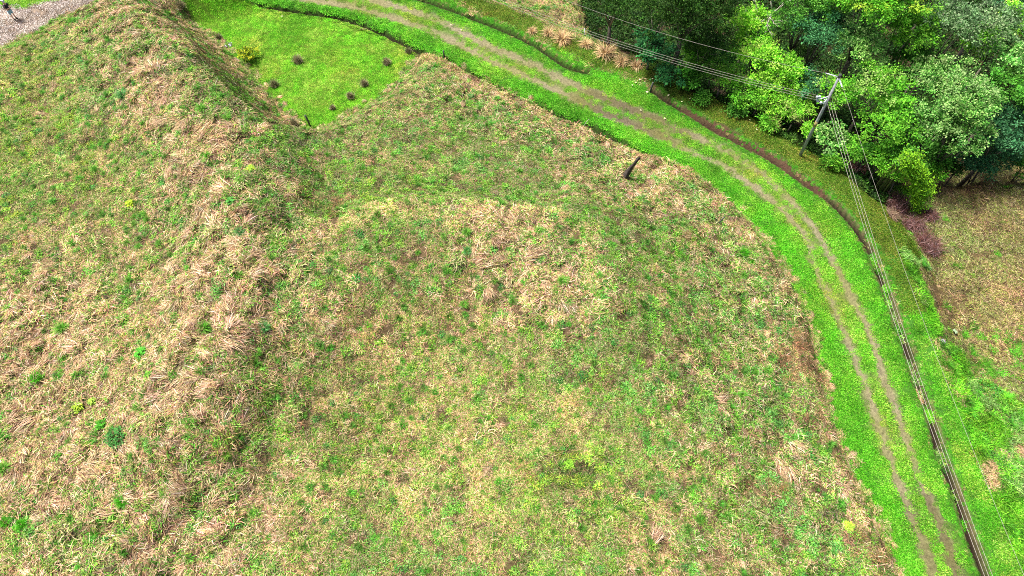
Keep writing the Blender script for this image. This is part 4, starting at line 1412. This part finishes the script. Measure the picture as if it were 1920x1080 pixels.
# broad-leaved weeds
for i, (px, py, s, pal, lab) in enumerate([
        (244, 383, .42, [(.45, .60, .04), (.36, .52, .04)], 'bright yellow green weed with star shaped leaves on the left slope'),
        (145, 765, .5, [(.42, .60, .05), (.30, .5, .05)], 'yellow green weed with large leaves in the lower left'),
        (176, 752, .35, [(.36, .56, .08), (.25, .45, .06)], 'smaller yellow green weed right of the large leaved one'),
        (267, 662, .6, [(.08, .38, .03), (.12, .46, .05)], 'green broad leaved weed column in brown straw'),
        (284, 705, .5, [(.10, .34, .03), (.2, .5, .05)], 'green broad leaved weed just below the leafy column'),
        (220, 820, 1.0, [(.05, .20, .04), (.07, .26, .05), (.04, .14, .03)], 'low dark green rounded weed mat in the lower left'),
        (192, 795, .45, [(.06, .30, .02), (.10, .38, .03)], 'small green weed between yellow weed and dark weed mat'),
        (210, 965, .55, [(.26, .5, .08), (.18, .40, .05)], 'light green leafy weed below the deep green tuft near the bottom'),
        (1068, 872, .35, [(.26, .5, .05), (.15, .36, .03)], 'small light green weed at the top of the dark patch near the bottom'),
        (1590, 988, .4, [(.45, .6, .06), (.30, .5, .05)], 'yellow weed near the bottom right bank of the track'),
        (470, 318, .4, [(.42, .58, .05), (.3, .5, .05)], 'tiny yellow weed on the left ridge above the gully'),
        (435, 377, .45, [(.08, .3, .05), (.12, .4, .08)], 'green weed with a yellow tip on the left ridge')]):
    g = G(px, py)
    me = blade_mesh('leafy_weed', [leaves_disc(int(60 + 220 * s), .55 * s + .05, (.10, .20), pal, .35 * s + .1, seed=2800 + i)], M_LEAF)
    o = link('leafy_weed', me)
    o.location = g
    tag(o, lab, 'weed', 'broad leaved weeds on the hillside')

# fans and tussocks of dry straw
for i, (px, py, s, yaw, lab) in enumerate([
        (128, 622, 1.5, -.7, 'long fan of tan straw combed away from a green tuft near the left edge'),
        (50, 790, 1.7, -2.2, 'pale straw tussock spilling downhill at the lower left edge'),
        (418, 640, 1.5, -.4, 'reddish combed straw fan below the broad green tuft'),
        (370, 737, 1.3, 0.2, 'pale wispy straw bundle pointing right in the lower left'),
        (324, 745, 1.1, -2.0, 'bleached straw knot left of the wispy bundle'),
        (313, 228, 1.2, -2.8, 'curled bleached straw on the upper left slope'),
        (350, 228, 1.2, -1.7, 'tall bleached straw beside the green tuft under the ridge crest'),
        (160, 880, 1.6, -.3, 'broad combed swath of pale straw near the bottom left'),
        (210, 955, 1.4, 3.0, 'combed swath of pinkish straw left of the deep green tuft'),
        (905, 495, 1.5, .5, 'arched pinkish straw below the terrace lip'),
        (990, 480, 1.4, .4, 'bleached straw swath right under the terrace lip'),
        (915, 545, 1.0, -1.3, 'white bleached straw knot in the middle of the terrace'),
        (1345, 750, 1.0, .2, 'pale combed straw on the right slope'),
        (1465, 870, 1.5, -1.2, 'bleached straw swath on the slope above the lower track'),
        (1225, 1010, 1.0, .9, 'pale straw bundle near the bottom centre'),
        (865, 200, .6, 1.4, 'small upright tan straw wisp on the slope below the track')]):
    g = G(px, py)
    cols = [tuple(.78 * q for q in c) for c in PINK + STRAW[:3]] + BROWN + OLIVE[3:]
    plant('straw_tussock', 'straw', lab, g.x, g.y, [blades(150, .36, (.45, 1.05), (.013, .027), (.0, .42), cols, aim=0, spread=.30, seed=3000 + i, curve=.30, z0=.08)],
          'combed straw tussocks on the hillside', scale=s * .85, yaw=yaw)

for i, (px, py, s, lab) in enumerate([
        (1055, 75, 1.3, 'tall tan dry grass clump above the end of the upper ditch'),
        (1135, 102, 1.5, 'largest tan dry grass clump left of the teal bush'),
        (1165, 118, 1.0, 'tan dry grass clump touching the largest one on its right side'),
        (1192, 125, .9, 'reddish dry grass clump at the foot of the teal bush'),
        (1028, 64, .9, 'pale dry grass clump at the left end of the tan row'),
        (998, 60, .7, 'small dry grass clump next to the green edge strip'),
        (1098, 85, .9, 'loose dry grass clump between the two tallest tan clumps')]):
    g = G(px, py)
    plant('dry_grass_clump', 'dry grass', lab, g.x, g.y, [blades(330, .55, (.35, .9), (.014, .030), (.2, 1.4), [(.58, .42, .20), (.70, .54, .30), (.42, .27, .13), (.24, .15, .08)],
                                                   root='radial', seed=3100 + i, curve=.5)], 'tan dry grass clumps beside the dark trees', scale=s * 1.15)


# ------------------------------------------------------------------ posts, stump, rubble, litter
def post(px0, py0, h, r0, label, lean=(0, 0), mat=None):
    g = G(px0, py0)
    pts = [(0, 0, -.3), (lean[0] * .5, lean[1] * .5, h * .5), (lean[0], lean[1], h)]
    V, F = tube(pts, [r0 * 1.05, r0, r0 * .95], 8)
    o = link('fence_post', mesh_np('fence_post', V, F, mat or M_POST))
    o.location = g
    return tag(o, label, 'post', 'short dark fence posts')


post(582, 236, 1.15, .075, 'dark green post at the bottom tip of the mown pocket', (-.12, 0))
post(833, 108, .75, .07, 'dark post in the ditch between the pocket corner and the track')
post(1219, 173, 1.05, .08, 'dark post at the start of the brown ditch under the teal bush', (.05, 0))
post(1346, 420, .75, .05, 'thin grey post hidden in grass on the hillside inside the track curve', (.28, .05))


def stump():
    g = G(1169, 330)
    r = random.Random(4)
    V, F = [], []
    rings, seg = 9, 10
    ax = [(k * .10 + (.03 * math.sin(k)), .0, -.3 + k * .28) for k in range(rings)]
    for k, (cx, cy, cz) in enumerate(ax):
        R = [.34, .25, .20, .19, .16, .15, .12, .11, .06][k]
        for j in range(seg):
            a = 2 * math.pi * j / seg
            q = R * (1 + .25 * math.sin(3 * a + k * .3) + r.uniform(-.12, .12))
            zz = cz + (r.uniform(-.05, .05) if k < rings - 2 else r.uniform(-.16, .22))
            V.append((cx + q * math.cos(a), cy + q * .75 * math.sin(a), zz))
    for k in range(rings - 1):
        for j in range(seg):
            j2 = (j + 1) % seg
            F.append((k * seg + j, k * seg + j2, (k + 1) * seg + j2, (k + 1) * seg + j))
    c = len(V)
    V.append((ax[-1][0], 0, ax[-1][2] - .12))
    for j in range(0, seg, 2):
        F.append(((rings - 1) * seg + j, (rings - 1) * seg + j + 1, (rings - 1) * seg + (j + 2) % seg, c))
    o = link('burnt_stump', mesh_np('burnt_stump', V, F, M_DARKWOOD))
    o.location = g
    tag(o, 'tall black charred tree stump leaning on the straw covered hill', 'stump')


stump()

# grey rubble at the bank foot
g = G(429, 85)
r = np.random.default_rng(31)
V, Q, C, T = stones(34, .34, (.04, .12), 31)
C = np.clip(C * np.array([.85, .95, 1.05]), 0, .8)
me = blade_mesh('rubble_heap', [(V, Q, C, T)], M_STEM)
o = link('rubble_heap', me)
o.location = g + Vector((0, 0, .04))
tag(o, 'small heap of pale grey rubble at the foot of the left bank', 'rubble')


def crumpled(name, label, cat, px, py, s, col, seed, group=None):
    g = G(px, py)
    r = np.random.default_rng(seed)
    n = 5
    u, v = np.meshgrid(np.linspace(-1, 1, n), np.linspace(-1, 1, n))
    z = r.uniform(0, .55, (n, n))
    V = np.stack([(u + r.normal(0, .12, u.shape)) * s, (v * .65 + r.normal(0, .12, u.shape)) * s, z * s + .05], -1).reshape(-1, 3)
    idx = np.arange(n * n).reshape(n, n)
    F = np.stack([idx[:-1, :-1], idx[:-1, 1:], idx[1:, 1:], idx[1:, :-1]], -1).reshape(-1, 4)
    o = link(name, mesh_np(name, V, F, M_STEM, np.tile(np.array(col), (len(V), 1)) * r.uniform(.85, 1.1, (len(V), 1))))
    o.location = g + Vector((0, 0, .14))
    o.rotation_euler = (0, 0, seed)
    sm = o.modifiers.new('thickness', 'SOLIDIFY')
    sm.thickness = .006
    return tag(o, label, cat, group)


crumpled('plastic_bag', 'pale green crumpled bag lying on the brown field', 'litter', 1788, 624, .17, (.26, .36, .22), 2)
crumpled('plastic_sheet', 'grey white crumpled sheet on the field beside the embankment', 'litter', 1766, 643, .17, (.22, .21, .24), 5)
for i, (px, py) in enumerate([(1185, 162), (1199, 152), (1192, 157), (1223, 150), (1213, 175), (1253, 181), (1278, 193), (1313, 175), (1368, 215), (1390, 221), (1405, 227), (1293, 187),
                              (1418, 245), (1201, 209), (865, 58), (846, 49), (1246, 224), (530, 33)]):
    o = crumpled('fallen_leaf', 'small pale fallen leaf lying in the short grass beside or on the track', 'leaf', px, py, .06 if i not in (5, 4) else .09, (.66, .64, .42), 40 + i,
                 'pale fallen leaves on the grass')
    o.location.z -= .05
for i, (px, py, dx, dy) in enumerate([(1098, 240, .5, .6)]):
    g = G(px, py)
    V, F = tube([(-dx / 2, -dy / 2, .1), (0, 0.03, .35), (dx / 2, dy / 2, .42)], [.018, .015, .01], 6)
    o = link('dry_stick', mesh_np('dry_stick', V, F, M_PALEBARK))
    o.location = g + Vector((0, 0, .3))
    tag(o, 'thin pale stick poking out of the dark ditch gap beside the bend', 'stick')


# ------------------------------------------------------------------ utility pole and power lines
gp = G(1500, 292)
topp = P(1574, 143, 7.9)
root = empty('utility_pole', gp, 'grey utility pole with steel brackets standing among the shrubs by the track', 'utility pole')
tp = topp - gp


def along(t):
    return tp * t


V, F = tube([(0, 0, -.4), along(.5), along(1.0)], [.125, .105, .08], 14)
link('shaft', mesh_np('pole_shaft', V, F, M_CONC, None, True), root)
V, F = tube([along(.40), along(.47)], [.119, .115], 14)
link('band', mesh_np('pole_band', V, F, mat_plain('faded_paint', (.28, .23, .08), (.40, .34, .14), 6, .8, .1), None, True), root)
V, F = tube([along(.995), along(1.02)], [.115, .10], 12)
link('cap', mesh_np('pole_cap', V, F, M_POST), root)
# next poles of the line: one beyond the lower edge, one beyond the top edge
zt, zb = tp.z + gp.z, 5.55
mount = P(1549, 191, zb)
top = Vector(topp)
brk = mount - gp
pole_at = along((zb - gp.z) / tp.z)
parts = []
for s in (-.11, 0, .11):
    c = brk + Vector((-.02, s, s))
    parts.append(tube([pole_at.lerp(c, .5), c + Vector((-.15, .02, 0))], [.028, .028], 6))
parts.append(tube([pole_at + Vector((-.15, -.1, -.32)), pole_at + Vector((-.17, -.1, .38))], [.045, .045], 6))
V, F = join(parts)
link('bracket', mesh_np('pole_bracket', V, F, M_STEEL), root)
arm_end = P(1535, 189, zb + .1) - gp
V, F = join([tube([pole_at + Vector((0, 0, .55)), arm_end + Vector((0, 0, .15))], [.04, .035], 8), tube([pole_at + Vector((0, -.05, -.1)), arm_end + Vector((.1, 0, -.15))], [.03, .03], 8)])
link('arm', mesh_np('pole_arm', V, F, M_STEEL), root)


def insulator(p, d, n=4, r0=.085, L=.34):
    pts, rad = [], []
    for k in range(n * 2 + 1):
        pts.append(p + d * (L * k / (2 * n)))
        rad.append(r0 if k % 2 else r0 * .45)
    V, F = tube(pts, rad, 10)
    return mesh_np('insulator', V, F, M_INS, None, True)


for k, off in enumerate([(-.02, 0, -.12), (.08, .1, .1), (-.14, .06, .16), (.22, -.05, -.2)]):
    link('insulator', insulator(arm_end + Vector(off), Vector((-.3, .3 - .2 * k, .6)).normalized(), 3, .095, .26), root)
parts = [tube([along(.99), P(1548, 137, 7.75) - gp], [.04, .03], 8)]
V, F = join(parts)
link('top_arm', mesh_np('top_arm', V, F, M_STEEL), root)
link('top_insulator', insulator(along(.985), (P(1584, 172, 7.3) - topp).normalized(), 4, .06, .7), root)
V, F = tube([P(1549, 139, 7.7) - gp, P(1550, 150, 7.2) - gp, P(1556, 158, 7.0) - gp], [.014, .014, .014], 5)
link('jumper', mesh_np('pole_jumper', V, F, M_WIRE), root)


def catenary(a, b, sag, n=40):
    pts = []
    for i in range(n + 1):
        t = i / n
        p = a.lerp(b, t)
        p = Vector((p.x, p.y, p.z - 4 * sag * t * (1 - t)))
        pts.append(p)
    return pts


def wire(a, b, sag, label, r0=.016, t1=1.0, spacer=None):
    pts = catenary(a, b, sag)
    V, F = tube(pts, [r0] * len(pts), 5)
    o = link('power_line', mesh_np('power_line', V, F, M_WIRE))
    tag(o, label, 'cable', 'power lines strung from the utility pole')
    return o, pts


# lower span: ends on a pole beyond the lower edge; both ends fitted to where the wires leave the frame
def through(a, px, py, z, far):
    q = P(px, py, z)
    return a + (q - a) * far


names = ['left', 'middle', 'right']
for k in range(3):
    a = mount + Vector((.05 + .16 * k, -.05, .06 * k))
    q = P(1840 + 7 * k, 1080, 4.4)
    e = a + (q - a) * 1.45
    e.z = 5.6
    wire(a, e, 1.1, ['leftmost of the three wires running down along the ditch from the pole bracket', 'middle wire of the three running down along the ditch',
                     'rightmost of the three wires running down along the ditch'][k], .010)
a = Vector(topp)
q = P(1914, 1080, 6.6)
e = a + (q - a) * 1.45
e.z = 7.7
wire(a, e, 1.1, 'single thin wire running down from the pole top across the embankment', .007)
# upper span
sp = None
for k in range(3):
    a = P(1540, 187, 5.65) + Vector((0, .12 * k, .1 * k - .1))
    q = P(1052, 48 - 4 * k, 4.7)
    e = a + (q - a) * 1.5
    e.z = 5.4
    o, pts = wire(a, e, .9, ['lowest of three wires crossing the dark tree towards the upper left', 'middle of three wires crossing the dark tree towards the upper left',
                             'uppermost of the three bundled wires crossing the dark tree'][k], .010)
    if k == 0:
        d = [(p, (P(1101, 62, p.z) - p).length) for p in pts]
        p = min(d, key=lambda t: t[1])[0]
        V, F = tube([p + Vector((0, -.02, -.08)), p + Vector((0, .3, .36))], [.02, .02], 6)
        link('spacer', mesh_np('wire_spacer', V, F, M_STEEL), o)
a = P(1549, 137, 7.75)
q = P(1080, 8, 6.9)
e = a + (q - a) * 1.4
e.z = 7.6
wire(a, e, .9, 'single high wire running from the pole top over the trees towards the upper left', .009)


# ------------------------------------------------------------------ person on the gravel road
def skinned(name, verts, edges, radii, mat, parent, sub=2, root=0):
    me = D.meshes.new(name)
    me.from_pydata(verts, edges, [])
    me.update()
    o = link(name, me, parent)
    me.materials.append(mat)
    sk = o.modifiers.new('skin', 'SKIN')
    lay = me.skin_vertices[0].data
    for v, rd in zip(lay, radii):
        v.radius = rd if isinstance(rd, tuple) else (rd, rd)
        v.use_root = False
    lay[root].use_root = True
    s = o.modifiers.new('sub', 'SUBSURF')
    s.levels = s.render_levels = sub
    sk.use_smooth_shade = True
    return o


def person():
    g = G(29, 36)
    root = empty('person', g, 'person in navy shirt, pale blue shorts and white cap standing on the gravel road', 'person')
    root.rotation_euler = (0, 0, math.radians(-12))
    skin = mat_plain('skin', (.50, .30, .21), (.55, .34, .25), 10, .6, .02)
    navy = mat_plain('navy_cloth', (.012, .010, .028), (.02, .018, .04), 14, .9, .1)
    denim = mat_plain('pale_denim', (.16, .34, .46), (.26, .44, .56), 18, .85, .1)
    shoe = mat_plain('shoe_black', (.012, .010, .012), (.03, .025, .03), 9, .6, .1)
    white = mat_plain('white_cloth', (.62, .62, .64), (.75, .75, .77), 9, .8, .1)
    hairm = mat_plain('dark_hair', (.03, .02, .015), (.05, .035, .025), 30, .7, .2)
    # body: pelvis 0, spine, neck, head, arms, legs (facing +X)
    v = [(0, 0, .95), (0, 0, 1.12), (.01, 0, 1.30), (.0, 0, 1.42), (.01, 0, 1.50), (.02, 0, 1.58), (.02, 0, 1.68), (.02, 0, 1.74)]
    e = [(0, 1), (1, 2), (2, 3), (3, 4), (4, 5), (5, 6), (6, 7)]
    rd = [(.15, .11), (.13, .10), (.16, .11), (.13, .085), .055, (.075, .085), (.078, .092), .06]
    hands = []
    for s in (1, -1):
        n = len(v)
        v += [(0, s * .17, 1.40), (.02, s * .235, 1.27), (.04, s * .25, 1.12), (.20, s * .17, 1.14), (.31, s * .085, 1.18), (.345, s * .07, 1.19)]
        e += [(3, n), (n, n + 1), (n + 1, n + 2), (n + 2, n + 3), (n + 3, n + 4), (n + 4, n + 5)]
        rd += [.062, .052, .042, .036, .026, (.036, .020)]
        # fingers curling round the device, and a thumb
        for f in range(4):
            m = len(v)
            z0 = 1.155 + f * .020
            v += [(.385, s * (.085), z0), (.415 - .004 * abs(f - 1.5), s * .065, z0), (.418, s * .04, z0)]
            e += [(n + 5, m), (m, m + 1), (m + 1, m + 2)]
            rd += [.0095, .0085, .0075]
        m = len(v)
        v += [(.36, s * .05, 1.235), (.385, s * .03, 1.245)]
        e += [(n + 4, m), (m, m + 1)]
        rd += [.011, .009]
    for s in (1, -1):
        n = len(v)
        v += [(0, s * .09, .88), (.01 + .03 * s, s * .10, .50), (.02 * s, s * .105, .12), (.01 + .02 * s, s * .105, .05), (.13 + .02 * s, s * .12, .03)]
        e += [(0, n), (n, n + 1), (n + 1, n + 2), (n + 2, n + 3), (n + 3, n + 4)]
        rd += [.092, .058, .042, .04, (.038, .025)]
    body = skinned('body', v, e, rd, skin, root)
    sv = [(0, 0, .93), (0, 0, 1.12), (.01, 0, 1.30), (0, 0, 1.41), (.005, 0, 1.46)]
    se = [(0, 1), (1, 2), (2, 3), (3, 4)]
    sr = [(.18, .145), (.165, .135), (.185, .135), (.15, .11), (.085, .075)]
    for s in (1, -1):
        n = len(sv)
        sv += [(0, s * .18, 1.40), (.02, s * .24, 1.27), (.03, s * .25, 1.22)]
        se += [(3, n), (n, n + 1), (n + 1, n + 2)]
        sr += [.082, .072, .070]
    skinned('shirt', sv, se, sr, navy, root)
    sv = [(0, 0, .97), (0, 0, .88)]
    se = [(0, 1)]
    sr = [(.17, .13), (.16, .12)]
    for s in (1, -1):
        n = len(sv)
        sv += [(0, s * .095, .80), (.01 + .02 * s, s * .10, .62), (.01 + .03 * s, s * .10, .52)]
        se += [(1, n), (n, n + 1), (n + 1, n + 2)]
        sr += [.112, .098, .092]
    skinned('shorts', sv, se, sr, denim, root)
    for s in (1, -1):
        skinned('shoe', [(-.04 + .02 * s, s * .105, .05), (.04 + .02 * s, s * .11, .06), (.15 + .02 * s, s * .12, .04)], [(0, 1), (1, 2)], [(.055, .05), (.056, .058), (.048, .036)], shoe, root)
        skinned('eye', [(.098, s * .032, 1.66), (.104, s * .032, 1.66)], [(0, 1)], [.010, .008], hairm, root, 1)
        skinned('ear', [(.015, s * .088, 1.64), (.015, s * .090, 1.67)], [(0, 1)], [.013, .015], skin, root, 1)
    skinned('nose', [(.105, 0, 1.655), (.122, 0, 1.632)], [(0, 1)], [.009, .014], skin, root, 1)
    skinned('mouth', [(.104, -.022, 1.598), (.108, 0, 1.597), (.104, .022, 1.598)], [(0, 1), (1, 2)], [.005, .007, .005], mat_plain('lips', (.35, .14, .12), None, 9, .5, 0), root, 1)
    skinned('hair', [(-.035, 0, 1.60), (-.03, 0, 1.68), (-.01, 0, 1.73)], [(0, 1), (1, 2)], [(.07, .06), (.083, .075), (.07, .07)], hairm, root)
    skinned('cap', [(.01, 0, 1.72), (.01, 0, 1.78), (.10, 0, 1.715), (.18, 0, 1.70)], [(0, 1), (0, 2), (2, 3)], [(.105, .095), (.07, .07), (.085, .018), (.07, .010)], white, root)
    bm_v, bm_f = tube([(.37, -.075, 1.20), (.37, .075, 1.20)], [.034, .034], 8)
    dev = link('handheld_device', mesh_np('handheld_device', bm_v, bm_f, M_DARKWOOD))
    dev.matrix_world = root.matrix_basis @ Matrix.Identity(4)
    dev.location = g
    dev.rotation_euler = root.rotation_euler
    tag(dev, 'small dark device held in both hands by the person on the gravel', 'device')


person()
